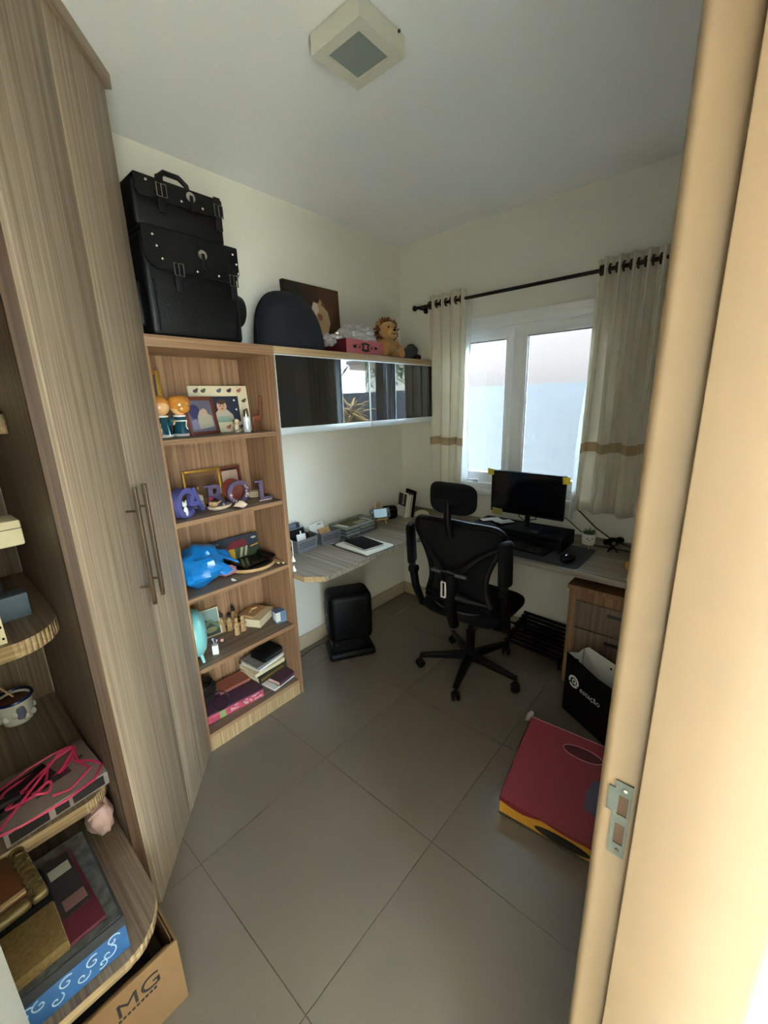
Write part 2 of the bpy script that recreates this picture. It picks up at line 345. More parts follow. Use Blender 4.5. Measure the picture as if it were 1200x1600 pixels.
# door frame with strike plate, leaf standing ajar
dr = thing('door_1', 'cream painted door frame with metal strike plate and ajar leaf', 'door'); dr['kind'] = 'structure'
def jamb(name, y, s):      # s=+1: jamb on the +y side of the opening
    b = NB(); yy = lambda a, c: (min(y+s*a, y+s*c), max(y+s*a, y+s*c))
    box(b, 2.033, 2.085, *yy(0.0, 0.05), 0, DTOP, bev=0.011, seg=4)
    box(b, 2.0788, 2.206, *yy(-0.018, 0.05), 0, DTOP, bev=0.002)
    box(b, 2.0345, 2.046, *yy(0.014, 0.085), 0, DTOP+0.06, bev=0.003)
    box(b, 2.190, 2.212, *yy(-0.006, 0.075), 0, DTOP+0.06, bev=0.006)
    return mk(name, b, 'cream_paint', dr)
jl = jamb('jamb', DJ, 1); jamb('jamb', DH, -1)
b = NB(); box(b, 2.033, 2.085, DH-0.05, DJ+0.05, DTOP, DTOP+0.05, bev=0.006); box(b, 2.079, 2.206, DH-0.05, DJ+0.05, DTOP-0.016, DTOP+0.05, bev=0.0025)
box(b, 2.0345, 2.046, DH-0.09, DJ+0.09, DTOP+0.012, DTOP+0.075, bev=0.003); mk('frame_head', b, 'cream_paint', dr)
# strike plate: outline with lip and two openings, lying on the rebate face (plane y = DJ)
def strike():
    t = 0.0022; yb = DJ-t
    def pl(bm, x0, x1, z0, z1): box(bm, x0, x1, yb, DJ+0.0005, z0, z1)
    b = NB(); x0, x1, x2 = 2.0525, 2.0575, 2.0715
    zt, z1, z2, z3, z4, zb = 1.162, 1.142, 1.112, 1.098, 1.066, 1.047
    pl(b, x0, x2, z1, zt); pl(b, x0, x1, z2, z1); pl(b, x2-0.003, x2, z2, z1); pl(b, x0, x2, z3, z2); pl(b, x0, x1, z4, z3); pl(b, x2-0.003, x2, z4, z3); pl(b, x0, x2, zb, z4)
    pl(b, 2.0455, x0, z2+0.001, 1.150)
    p = mk('strike_plate', b, 'steel', jl, smooth=0, label='dull steel strike plate with two openings')
    b = NB(); box(b, x1, x2-0.003, DJ-0.001, DJ-0.0004, z2, z1); box(b, x1, x2-0.003, DJ-0.001, DJ-0.0004, z4, z3); mk('latch_hole', b, mat('latch_dark', '#4a2f1d', 0.7), jl, smooth=0)
    b = NB(); lathe(b, [(0.0025, 0), (0.0025, 0.001)], 10, M=Matrix.Translation((2.064, DJ-t, 1.152)) @ Matrix.Rotation(R(90), 4, 'X')); mk('screw', b, 'chrome', jl)
    b = NB(); lathe(b, [(0.0025, 0), (0.0025, 0.001)], 10, M=Matrix.Translation((2.0635, DJ-t, 1.056)) @ Matrix.Rotation(R(90), 4, 'X')); mk('screw', b, 'bronze', jl)
strike()
lf = bx('door_leaf', (0, 0.79, -0.0175, 0.0175, 0.008, 2.095), 'white_paint', dr, bev=0.002, loc=(2.0, -3.0, 0)); lf.rotation_euler = (0, 0, R(160.8))

# outside: ground, boundary wall, neighbours (seen through the window, in the glass reflections and past the jamb), plus unseen pieces added to shape the light
gr = struct(bx('ground', (-14, 16, -14, 14, -0.45, -0.21), 'stucco_out', smooth=0))
struct(bx('trim_1', (2.19, 2.9, -2.2, -1.34, -0.21, -0.05), 'stucco_out', bev=0.01))
struct(bx('trim_2', (2.19, 3.4, -1.34, 0.3, -0.21, -0.03), 'white_out', bev=0.01))
struct(bx('wall_light_block', (2.19, 5.6, -6.15, -6.0, -0.21, 2.55), 'wall_paint', smooth=0))  # unseen end wall, added to limit light reaching the doorway
b = NB(); box(b, 5.5, 5.6, -3.7, 0.15, -0.21, 2.55); box(b, 5.5, 5.6, -6.0, -4.8, -0.21, 2.55)
struct(mk('wall_light_gap', b, 'wall_paint', smooth=0))  # unseen wall, added with a gap that aims light at the doorway
struct(bx('ceiling_light_block', (2.19, 5.6, -6.0, 0.15, 2.55, 2.75), 'wall_paint', smooth=0))  # unseen roof, added to cut sky light on the door frame
struct(bx('bounce_strip', (-6, 9, 0.15, 1.2, -0.21, -0.12), 'bounce_pale', smooth=0))  # unseen pale strip, added to bounce sunlight up through the window
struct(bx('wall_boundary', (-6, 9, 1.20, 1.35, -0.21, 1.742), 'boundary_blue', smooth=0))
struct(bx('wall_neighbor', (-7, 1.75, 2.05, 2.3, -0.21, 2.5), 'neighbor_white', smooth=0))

# ================================================================== LARGE FURNITURE
BF = 0.36; BY0, BY1 = -1.995, -1.411; PT = 0.025
# --- bookcase
bc = thing('bookcase', 'tall brown wooden bookcase with five open shelves beside the wardrobe', 'bookcase')
bx('top_board', (0.0, BF, BY0, BY1, 1.852, 1.895), 'brown_wood_y', bc, bev=0.0015)
bx('side_panel', (0.0, BF, BY1-PT, BY1, 0, 1.852), 'brown_wood_z', bc, bev=0.001)
bx('side_panel', (0.0, BF, BY0, BY0+PT, 0, 1.852), 'brown_wood_z', bc, bev=0.001)
bx('back_panel', (0.0, 0.075, BY0+PT, BY1-PT, 0.02, 1.852), 'brown_wood_z', bc, smooth=0)
SH = (1.500, 1.155, 0.805, 0.450, 0.095)
for z in SH:
    s = bx('shelf', (0.075, BF-0.008, BY0+PT, BY1-PT, z-0.02, z), 'shelf_wood_y', bc)
    bx('edge_strip', (BF-0.008, BF-0.003, BY0+PT, BY1-PT, z-0.02, z), 'brown_wood_y', s, smooth=0)
bx('plinth', (BF-0.02, BF-0.003, BY0+PT, BY1-PT, 0, 0.075), 'edge_wood_z', bc, smooth=0)
# --- overhead cabinet with black glass flaps
oc = thing('wall_cabinet', 'long wall cabinet with black glass flap doors above the desk', 'cabinet')
bx('top_board', (0.0, BF, BY1+0.001, -0.003, 1.862, 1.895), 'edge_wood_y', oc, bev=0.0015)
b = NB(); box(b, 0, BF-0.03, BY1+0.001, -0.003, 1.478, 1.498); box(b, 0, 0.02, BY1+0.001, -0.003, 1.498, 1.862); box(b, 0, BF-0.03, -0.02, -0.003, 1.498, 1.862); box(b, 0, BF-0.03, BY1+0.001, BY1+0.02, 1.498, 1.862)
mk('body', b, 'white_paint', oc, smooth=0)
for i, (y0, y1) in enumerate(((BY1+0.002, -0.7505), (-0.7485, -0.004))):
    p = bx('glass_door', (BF-0.022, BF-0.004, y0+0.003, y1-0.003, 1.514, 1.856), 'black_glass', oc, smooth=0)
    b = NB(); box(b, BF-0.024, BF, y0, y1, 1.480, 1.514, bev=0.002); box(b, BF-0.024, BF-0.002, y0, y1, 1.855, 1.861)
    box(b, BF-0.024, BF-0.0015, y0, y0+0.004, 1.514, 1.855); box(b, BF-0.024, BF-0.0015, y1-0.004, y1, 1.514, 1.855); mk('door_frame', b, 'aluminium', p)
# --- diagonal corner wardrobe
WA = Vector((0.351, -1.971, 0)); WB = Vector((0.839, -2.401, 0)); wd = (WB-WA); WL = wd.length; wang = math.atan2(wd.y, wd.x)
wr = thing('wardrobe', 'tall grey wood corner wardrobe with two diagonal doors', 'wardrobe')
b = NB(); prism(b, [(0.002, -1.998), (0.33, -1.998), (0.36-0.025, -1.998), (0.80, -2.412), (0.80, -2.424), (0.002, -2.424)], 0.0, 2.655); mk('body', b, 'dark_panel_wood', wr, smooth=0)
wf = Matrix.Translation(WA) @ Matrix.Rotation(wang, 4, 'Z')       # local x along doors, local +y = towards the room
def wpart(name, d, m, parent=wr, bev=0.001):
    o = bx(name, d, m, parent, bev=bev)
    return o
halves = ((0.0, WL/2-0.0012), (WL/2+0.0012, WL))
for i, (a, c) in enumerate(halves):
    d = bx('door', (a, c, -0.02, 0.0, 0.004, 2.652), 'grey_wood_z', wr, bev=0.001); d.matrix_local = wf
    hx = 0.312 if i == 0 else 0.385
    b = NB(); box(b, hx-0.006, hx+0.006, 0.03, 0.042, 0.98, 1.385, bev=0.001)
    for z in (1.308, 1.046): tube(b, [(hx, -0.002, z), (hx, 0.034, z)], 0.004, 8)
    mk('handle', b, 'bronze', d, label='slim bronze bar handle')
o = bx('crown', (-0.03, WL+0.02, -0.03, 0.012, 2.655, H-0.002), 'grey_wood_x', wr, bev=0.001); o.matrix_local = wf
bx('edge_strip', (0.806, 0.829, -2.4405, -2.408, 0.0, 2.655), 'strip_wood', wr, smooth=0)
bx('side_panel', (0.002, 0.806, -2.440, -2.424, 0.0, 2.655), 'dark_panel_wood', wr, smooth=0)

# --- rounded open shelves between wardrobe and door wall
PY = -2.442
def round_shelf(parent, xf, z, th, y_end, rad, name='shelf'):
    poly = [(0.004, PY), (0.004, y_end), (xf, y_end)]
    n = 14
    for i in range(n+1):
        a = PI/2*i/n; poly.append((xf-rad+rad*math.cos(a), PY-rad*0.8+rad*0.8*math.sin(a)))
    b = NB(); prism(b, poly, z-th+0.0008, z); s = mk(name, b, 'shelf_wood_x', parent, smooth=20)
    b = NB(); v0 = []; 
    pts = [(xf, y_end)]+poly[3:]
    for (x, y), (x2, y2) in zip(pts, pts[1:]):
        q = [b.verts.new(p) for p in ((x+0.0008, y, z-th), (x2+0.0008, y2+0.0002, z-th), (x2+0.0008, y2+0.0002, z), (x+0.0008, y, z))]; b.faces.new(q)
    bmesh.ops.remove_doubles(b, verts=b.verts, dist=1e-5)
    e = mk('edge_band', b, 'edge_wood_y', s, smooth=40); solidify(e, 0.001, 1)
    return s
su = thing('shelving_unit', 'open wooden end shelves with rounded corners left of the wardrobe', 'shelves')
round_shelf(su, 0.50, 1.622, 0.055, YF, 0.02); round_shelf(su, 0.668, 1.010, 0.045, YF, 0.16); round_shelf(su, 0.734, 0.455, 0.04, YF, 0.09); round_shelf(su, 1.122, 0.280, 0.03, -2.90, 0.15)
bx('back_panel', (0.0, 0.004, YF, PY, 0.0, 2.6), 'dark_panel_wood', su, smooth=0)

# --- desk
dk = thing('corner_desk', 'grey wood corner desk wrapping two walls under the window', 'desk')
DZ = 0.745
b = NB(); prism(b, [(0.002, -1.409), (0.40, -1.409), (0.447, -1.409), (0.535, -1.333), (0.520, -0.64), (0.545, -0.53), (0.60, -0.505), (0.72, -0.50), (XW-0.002, -0.495), (XW-0.002, -0.002), (0.002, -0.002)], DZ-0.03, DZ)
mk('desktop', b, 'desk_wood_x', dk, smooth=0)
b = NB(); pl = [(0.447, -1.4092), (0.5352, -1.3332)]
q = [b.verts.new(p) for p in ((0.4475, -1.4095, DZ-0.0302), (0.5357, -1.3335, DZ-0.0302), (0.5357, -1.3335, DZ+0.0002), (0.4475, -1.4095, DZ+0.0002))]; b.faces.new(q)
q = [b.verts.new(p) for p in ((0.362, -1.4098, DZ-0.0302), (0.4475, -1.4098, DZ-0.0302), (0.4475, -1.4098, DZ+0.0002), (0.362, -1.4098, DZ+0.0002))]; b.faces.new(q)
mk('edge_band', b, 'edge_wood_x', dk, smooth=0)
bx('backsplash', (0.02, XW-0.004, -0.016, -0.002, DZ, DZ+0.05), 'desk_wood_x', dk)

# --- ceiling lamp
lp = thing('ceiling_lamp', 'square white ceiling lamp with frosted glass panel', 'ceiling lamp', (1.047, -1.497, H))
bx('housing', (-0.094, 0.094, -0.094, 0.094, -0.05, -0.001), 'white_paint', lp, bev=0.002)
b = NB()
for d in ((-0.1, -0.066, -0.1, 0.1), (0.066, 0.1, -0.1, 0.1), (-0.066, 0.066, -0.1, -0.066), (-0.066, 0.066, 0.066, 0.1)): box(b, *d, -0.062, -0.010)
mk('frame', b, 'white_paint', lp, smooth=0); bx('diffuser', (-0.066, 0.066, -0.066, 0.066, -0.056, -0.052), 'lamp_glass', lp, smooth=0)
b = NB(); tube(b, [(-0.10, -0.02, -0.012), (-0.106, -0.02, -0.012)], 0.004, 8); mk('screw', b, 'bronze', lp)
b = NB(); tube(b, [(0.10, 0.07, -0.012), (0.106, 0.07, -0.012)], 0.004, 8); mk('screw', b, 'bronze', lp)

# --- curtain rod and curtains
RZ = 2.252; RY = -0.085
rd = thing('curtain_rod', 'dark metal curtain rod across the window wall', 'curtain rod')
b = NB(); tube(b, [(0.215, RY, RZ), (1.86, RY, RZ)], 0.0105, 12); mk('rod', b, 'rod_metal', rd)
for x, s in ((0.215, -1), (1.86, 1)):
    b = NB(); lathe(b, [(0.0, 0), (0.012, 0.0), (0.017, 0.008), (0.019, 0.018), (0.014, 0.026), (0.0, 0.03)], 14, M=Matrix.Translation((x, RY, RZ)) @ Matrix.Rotation(R(90)*s, 4, 'Y')); mk('finial', b, 'rod_metal', rd)
for x in (0.24, 1.84):
    b = NB(); tube(b, [(x, RY, RZ-0.008), (x, -0.002, RZ-0.008)], 0.006, 8); lathe(b, [(0.022, 0), (0.022, 0.006)], 16, M=Matrix.Translation((x, -0.002, RZ-0.008)) @ Matrix.Rotation(R(90), 4, 'X')); mk('bracket', b, 'rod_metal', rd)
def curtain(name, label, x0, x1, nw, zb, flare, lean, sheer=None):
    t = thing(name, label, 'curtain', (0, 0, 0), group='white curtains at the window')
    ztop = RZ+0.055
    def f(u, v, amp0=0.032, dy=0.0):
        z = ztop+(zb-ztop)*v
        x = x0+(x1-x0)*u + flare[0]*v*v*(1-u)+flare[1]*v*v*u
        ph = u*nw*2*PI
        a = amp0*(1-0.25*v)
        y = RY+a*math.sin(ph)+0.012*v*math.sin(ph*0.5+1.3)+dy
        x += 0.014*math.sin(2*ph)*(0.3+0.7*(1-v))+0.008*v*math.sin(ph*0.7+2)
        z -= 0.012*math.sin(ph*0.5+lean)*v
        return Vector((x, min(y, -0.022), z))
    b = NB(); sheet(b, f, nw*16, 22); c = mk('cloth', b, 'curtain_cloth', t, smooth=80); solidify(c, 0.0015, 0)
    def fb(u, v):
        vv = 0.70+0.04*v; p = f(u, vv); p.y -= 0.0025; return p
    b = NB(); sheet(b, fb, nw*16, 2); c = mk('band', b, 'curtain_band', t, smooth=80)
    for k in range(nw*2):
        u = (k+0.0)/(nw*2)+0.0
        if u < 0.02: u = 0.02
        p = f(u, 0.055/(ztop-zb)); b = NB()
        ring = [(p.x, RY+0.021*math.cos(a), RZ+0.021*math.sin(a)) for a in [2*PI*i/20 for i in range(20)]]
        tube(b, ring, 0.0055, 8, closed=True); mk('grommet', b, 'grommet', t)
    return t, f
cl, fL = curtain('curtain', 'narrow white curtain beside the cabinet, left of the window', 0.312, 0.612, 4, 0.965, (0.02, -0.03), 0.4)
b = NB(); sheet(b, lambda u, v: Vector((0.50+0.13*u+0.012*math.sin(v*9)*u*v, -0.05+0.01*math.sin(u*9+v*3), RZ-0.03+(1.08-RZ)*v)), 14, 24); c = mk('lining', b, 'sheer_cloth', cl, smooth=80); solidify(c, 0.001, 0)
cr_, fR = curtain('curtain', 'wide white curtain hanging right of the monitor', 1.385, 1.70, 5, 0.965, (-0.02, 0.02), 2.0)
b = NB(); sheet(b, lambda u, v: Vector((1.375-0.05*v*v+0.06*u+0.01*math.sin(v*8+u*4), -0.045+0.01*math.sin(u*8+v*4), RZ-0.05+(0.93-RZ)*v)), 10, 24); c = mk('lining', b, 'sheer_cloth', cr_, smooth=80); solidify(c, 0.001, 0)
# ================================================================== OFFICE CHAIR
def chair():
    t = thing('office_chair', 'black mesh office chair with headrest and flipped up armrests', 'chair', (1.005, -0.625, 0), R(1))
    b = NB(); lathe(b, [(0.0, 0.075), (0.04, 0.075), (0.045, 0.09), (0.045, 0.125), (0.034, 0.14), (0.0, 0.14)], 18); mk('hub', b, 'black_plastic', t)
    for k in range(5):
        a = R(212+72*k); d = Vector((math.cos(a), math.sin(a), 0)); s = Vector((-d.y, d.x, 0))
        b = NB(); n = 6; rings = []
        for i in range(n+1):
            q = i/n; c = d*(0.03+0.275*q)+Vector((0, 0, 0.108-0.022*q)); w = 0.027-0.012*q; h = 0.02-0.009*q
            rings.append([b.verts.new(c+s*w*x+Vector((0, 0, h*z))) for x, z in ((-1, -1), (1, -1), (1, 0.4), (0.6, 1), (-0.6, 1), (-1, 0.4))])
        for A, B in zip(rings, rings[1:]):
            for j in range(6): b.faces.new((A[j], A[(j+1) % 6], B[(j+1) % 6], B[j]))
        b.faces.new(rings[0][::-1]); b.faces.new(rings[-1])
        leg = mk('base_leg', b, 'black_plastic', t)
        c = d*0.305; b = NB(); ax = Matrix.Rotation(a+0.5, 4, 'Z') @ Matrix.Rotation(R(90), 4, 'X')
        for o in (-0.014, 0.014):
            M = Matrix.Translation(c+Vector((0, 0, 0.026))) @ Matrix.Rotation(a+0.5, 4, 'Z') @ Matrix.Translation((0, o, 0)) @ Matrix.Rotation(R(90), 4, 'X')
            lathe(b, [(0.0, -0.009), (0.02, -0.009), (0.026, -0.005), (0.026, 0.005), (0.02, 0.009), (0, 0.009)], 18, M=M)
        box(b, -0.016, 0.016, -0.012, 0.012, 0.03, 0.056, bev=0.004, M=Matrix.Translation(c) @ Matrix.Rotation(a+0.5, 4, 'Z'))
        tube(b, [c+Vector((0, 0, 0.05)), c+Vector((0, 0, 0.085))], 0.006, 8); mk('caster', b, 'black_plastic', leg)
    b = NB(); lathe(b, [(0.028, 0.13), (0.028, 0.27), (0.015, 0.272), (0.015, 0.40)], 16); mk('gas_lift', b, 'black_plastic', t)
    b = NB(); box(b, -0.09, 0.09, -0.11, 0.09, 0.385, 0.425, bev=0.01); tube(b, [(0.08, 0.0, 0.40), (0.26, 0.03, 0.395)], 0.006, 8); ell(b, (0.27, 0.03, 0.395), (0.025, 0.012, 0.008)); mk('mechanism', b, 'black_plastic', t)
    # seat cushion
    b = NB()
    def sf(u, v):
        a = 2*PI*u; rr = math.sin(PI*v); zz = -math.cos(PI*v)
        ca, sa = math.cos(a), math.sin(a); e = 0.45
        x = 0.255*math.copysign(abs(ca)**e, ca)*rr**0.4; y = 0.25*math.copysign(abs(sa)**e, sa)*rr**0.4
        z = 0.462+0.045*math.copysign(abs(zz)**0.7, zz)
        if y > 0.1: z -= (y-0.1)**2*1.3
        return Vector((x, y+0.035, z))
    sheet(b, sf, 40, 14, closed_u=True); bmesh.ops.remove_doubles(b, verts=b.verts, dist=1e-4); s = mk('seat', b, 'black_fabric', t, smooth=70)
    b = NB(); pts = [(0.232*math.sin(R(a)), -0.02-0.195*math.cos(R(a)), 0.493) for a in range(-75, 76, 10)]; tube(b, pts, 0.005, 6); mk('piping', b, 'grey_plastic_dark', s)
    # backrest : width profile along height
    Z0, Z1 = 0.53, 1.0
    def hw(z):
        q = (z-Z0)/(Z1-Z0)
        return 0.205-0.045*math.sin(PI*min(1, q*1.25))*(1 if q < 0.8 else 1)+0.075*max(0, (q-0.25)/0.75)**1.1
    def yb(x, z):
        q = (z-Z0)/(Z1-Z0); return -0.185-0.05*q-0.02*math.sin(PI*q)*-1-0.0+0.75*x*x*(0.6+0.4*q)
    outline = []
    for i in range(25): q = i/24; z = Z0+(Z1-0.06-Z0)*q; outline.append((hw(z), z))
    wtop = hw(Z1-0.06)
    for i in range(1, 12): a = PI/2*i/12; outline.append((wtop-0.07+0.07*math.cos(a), Z1-0.06+0.06*math.sin(a)))
    outline.append((0.08, Z1+0.008)); outline.append((0, Z1+0.012))
    full = [(x, z) for x, z in outline]+[(-x, z) for x, z in outline[::-1][1:]]
    b = NB(); tube(b, [(x, yb(x, z), z) for x, z in full], 0.017, 8, closed=True); mk('back_frame', b, 'black_plastic', t, smooth=60)
    b = NB()
    def mf(u, v):
        z = Z0+(Z1-Z0)*v; w = min(hw(z), wtop) if z < Z1-0.06 else (wtop-0.07+0.07*math.sqrt(max(0, 1-((z-Z1+0.06)/0.06)**2)))
        x = w*(2*u-1)*0.985; return Vector((x, yb(x, z), z))
    sheet(b, mf, 16, 20); mk('back_mesh', b, 'mesh_fabric', t, smooth=70)
    # spine, Y braces and lumbar
    b = NB(); tube(b, [(0, -0.20, 0.40), (0, -0.235, 0.50), (0, -0.245, 0.62), (0, -0.255, 0.74)], [0.03, 0.034, 0.04, 0.05], 10)
    for s_ in (-1, 1): tube(b, [(0, -0.25, 0.70), (s_*0.07, -0.245, 0.76), (s_*0.15, -0.225, 0.84), (s_*hw(0.9)*0.97, yb(hw(0.9), 0.9)-0.004, 0.90)], [0.028, 0.02, 0.016, 0.013], 8)
    for s_ in (-1, 1): tube(b, [(0, -0.24, 0.60), (s_*0.09, -0.215, 0.58), (s_*hw(0.56)*0.97, yb(hw(0.56), 0.56)-0.004, 0.56)], [0.03, 0.02, 0.013], 8)
    sp = mk('spine', b, 'black_plastic', t, smooth=60)
    b = NB(); M = Matrix.Translation((-0.012, -0.300, 0.655))
    for d in ((-0.014, -0.0105, -0.05, 0.04), (0.0105, 0.014, -0.05, 0.04), (-0.014, 0.014, 0.0365, 0.04), (-0.014, 0.014, -0.05, -0.0465)): box(b, d[0], d[1], -0.002, 0.012, d[2], d[3], M=M)
    mk('badge', b, 'white_plastic', sp, smooth=0, label='white outlined rectangle on the spine')
    b = NB(); box(b, -0.11, 0.11, -0.275, -0.245, 0.725, 0.745, bev=0.008); mk('lumbar_bar', b, 'grey_plastic_dark', sp)
    # headrest
    b = NB(); tube(b, [(0, -0.255, 0.94), (0, -0.285, 1.02), (0, -0.285, 1.14)], [0.022, 0.02, 0.018], 10); box(b, -0.075, 0.075, -0.30, -0.275, 1.118, 1.138, bev=0.006); mk('headrest_post', b, 'black_plastic', t)
    b = NB()
    def hf(u, v):
        a = 2*PI*u; rr = math.sin(PI*v); zz = -math.cos(PI*v); ca, sa = math.cos(a), math.sin(a); e = 0.55
        x = 0.138*math.copysign(abs(ca)**e, ca)*rr**0.5; z = 0.083*math.copysign(abs(sa)**e, sa)*rr**0.5
        return Vector((x, -0.262+0.022*zz+1.6*x*x, 1.142+z))
    sheet(b, hf, 40, 12, closed_u=True); bmesh.ops.remove_doubles(b, verts=b.verts, dist=1e-4); mk('headrest', b, 'black_fabric', t, smooth=70)
    # flipped-up armrests
    for s_ in (-1, 1):
        b = NB(); tube(b, [(s_*0.20, -0.10, 0.41), (s_*0.275, -0.12, 0.43), (s_*0.285, -0.17, 0.56), (s_*0.285, -0.19, 0.665)], [0.02, 0.024, 0.024, 0.024], 10); tube(b, [(s_*0.262, -0.19, 0.67), (s_*0.305, -0.19, 0.67)], 0.026, 14)
        tube(b, [(s_*0.285, -0.19, 0.67), (s_*0.287, -0.20, 0.74)], 0.017, 10); ar = mk('armrest_bracket', b, 'black_plastic', t)
        b = NB(); box(b, -0.042, 0.042, -0.022, 0.022, -0.125, 0.125, bev=0.021, seg=4, M=Matrix.Translation((s_*0.287, -0.205, 0.83)) @ Matrix.Rotation(R(4), 4, 'X') @ Matrix.Rotation(R(90-20*s_), 4, 'Z')); mk('armrest_pad', b, 'black_matte', ar)
chair()

# ================================================================== DESK ITEMS
def monitor():
    t = thing('monitor', 'black flat computer monitor with yellow notes stuck on its corners', 'monitor', (1.13, -0.205, 0.836), R(-2))
    b = NB(); box(b, -0.232, 0.232, -0.012, 0.014, 0.085, 0.352, bev=0.003); box(b, -0.13, 0.13, 0.014, 0.034, 0.13, 0.31, bev=0.01); m = mk('housing', b, 'black_plastic', t)
    bx('screen', (-0.227, 0.227, -0.0135, -0.0118, 0.098, 0.347), 'screen_black', m, smooth=0)
    b = NB(); tube(b, [(0, 0.03, 0.0), (0, 0.035, 0.07), (0, 0.03, 0.18)], 0.016, 10); mk('neck', b, 'black_plastic', t)
    b = NB(); prism(b, [(-0.115, -0.10), (0.115, -0.10), (0.085, 0.09), (-0.085, 0.09)], 0, 0.007); mk('foot', b, 'black_plastic', t, smooth=0)
    b = NB(); tube(b, [(-0.05, 0.03, 0.12), (-0.06, 0.04, 0.06), (-0.03, 0.06, 0.03), (0.04, 0.07, 0.05), (0.05, 0.04, 0.11)], 0.0035, 6); mk('cable', b, 'rubber', t)
monitor()
def note(label, loc, rot, w, h, m='yellow_note'):
    b = NB(); sheet(b, lambda u, v: Vector((w*(u-0.5), -0.004*(v*v) , h*(v-0.5))), 2, 5); o = mk('sticky_note', b, m, None, loc=loc, rot=rot); solidify(o, 0.0006)
    return tag(o, label, 'sticky note', 'yellow notes on the monitor')
note('bright yellow note at the top left corner of the monitor', (0.894, -0.214, 1.176), (0, R(2), R(-2)), 0.044, 0.04)
note('bright yellow note at the top right corner of the monitor', (1.368, -0.232, 1.165), (0, R(-4), R(-2)), 0.044, 0.042)
note('faded yellow note at the lower left corner of the monitor', (0.948, -0.216, 0.924), (0, R(3), R(-2)), 0.07, 0.04, 'yellow_note_faded')
# riser
rs = thing('monitor_riser', 'black two level monitor riser under the screen', 'riser', (1.10, -0.175, DZ+0.004), R(0))
bx('shelf', (-0.30, 0.285, -0.125, 0.125, 0.072, 0.086), 'black_matte', rs, bev=0.003)
bx('side', (-0.30, -0.286, -0.125, 0.125, 0, 0.072), 'black_matte', rs, bev=0.002); bx('side', (0.271, 0.285, -0.125, 0.125, 0, 0.072), 'black_matte', rs, bev=0.002)
bx('back', (-0.286, 0.271, 0.11, 0.122, 0.0, 0.072), 'black_matte', rs, smooth=0); bx('tray', (0.10, 0.271, -0.12, 0.11, 0.012, 0.06), 'black_plastic', rs, bev=0.004)
# desk mat, keyboard, mouse
b = NB(); pr = []
for cx, cy, a0 in ((1.50, -0.44, -90), (1.50, -0.13, 0), (0.86, -0.13, 90), (0.86, -0.44, 180)):
    for i in range(6): a = R(a0+18*i); pr.append((cx+0.03*math.cos(a), cy+0.03*math.sin(a)))
prism(b, pr, DZ+0.0005, DZ+0.0035); o = tag(mk('desk_mat', b, 'mat_fabric', smooth=0), 'charcoal desk mat with rounded corners under keyboard and mouse', 'desk mat')
kb = thing('keyboard', 'low black keyboard lying before the riser', 'keyboard', (1.165, -0.315, DZ+0.004), R(-6))
bx('case', (-0.17, 0.17, -0.062, 0.062, 0.0, 0.012), 'black_plastic', kb, bev=0.003)
kp = None
for r_ in range(5):
    for c_ in range(15):
        if kp is None: kp = bx('key', (-0.0085, 0.0085, -0.0085, 0.0085, 0, 0.006), 'key_cap', kb, bev=0.0015, seg=1, loc=(-0.153, -0.045, 0.012))
        else: share(kp, kb, (-0.153+0.0218*c_, -0.045+0.0225*r_, 0.012))
ms = thing('mouse', 'black computer mouse on the desk mat', 'mouse', (1.452, -0.372, DZ+0.004), R(-15))
b = NB(); ell(b, (0, 0, 0.014), (0.034, 0.056, 0.026), 24, 14)
for v in b.verts:
    if v.co.z < 0: v.co.z = 0
m_ = mk('shell', b, 'gloss_black', ms, smooth=60); b = NB(); tube(b, [(-0.003, 0.03, 0.035), (0.003, 0.03, 0.035)], 0.008, 12); mk('wheel', b, 'dark_grey', ms)
# things on the riser
o = bx('smartphone', (-0.033, 0.033, -0.072, 0.072, 0, 0.008), 'black_plastic', bev=0.003, loc=(0.875, -0.16, 0.836), rot=R(-38)); tag(o, 'phone lying on the riser nearest the chair back', 'phone')
bx('screen', (-0.029, 0.029, -0.066, 0.066, 0.0078, 0.0086), 'white_paper', o, smooth=0)
o = bx('notepad', (-0.05, 0.05, -0.07, 0.07, 0, 0.01), 'black_matte', loc=(0.975, -0.165, 0.836), rot=R(-34), bev=0.001); tag(o, 'black notepad with loose white sheets on the riser', 'notepad')
bx('sheet', (-0.03, 0.04, -0.05, 0.055, 0.0102, 0.0112), 'white_paper', o, smooth=0); bx('sheet', (-0.045, 0.01, -0.062, 0.01, 0.0113, 0.012), 'white_paper', o, smooth=0)
# plant pot
pp = thing('potted_succulent', 'small succulent in a white face pot on wooden legs', 'plant', (1.478, -0.095, DZ), R(25))
b = NB(); lathe(b, [(0.0, 0.028), (0.03, 0.028), (0.036, 0.034), (0.038, 0.06), (0.038, 0.096), (0.034, 0.096), (0.033, 0.086), (0, 0.086)], 24); pt_ = mk('pot', b, 'ceramic_white', pp)
b = NB()
for x in (-0.014, 0.014): ell(b, (x, -0.0375, 0.072), (0.004, 0.0015, 0.0035), 8, 6)
tube(b, [(-0.006, -0.0385, 0.064), (0, -0.0388, 0.062), (0.006, -0.0385, 0.064)], 0.0012, 6); mk('face_print', b, 'black_matte', pt_)
for a in (0, 120, 240): b = NB(); tube(b, [(0.024*math.cos(R(a+30)), 0.024*math.sin(R(a+30)), 0.03), (0.03*math.cos(R(a+30)), 0.03*math.sin(R(a+30)), 0.0)], [0.0055, 0.004], 8); mk('leg', b, 'light_wood', pp)
b = NB(); lathe(b, [(0.0, 0.083), (0.0325, 0.083), (0.03, 0.089), (0, 0.09)], 16); mk('soil', b, 'soil', pp)
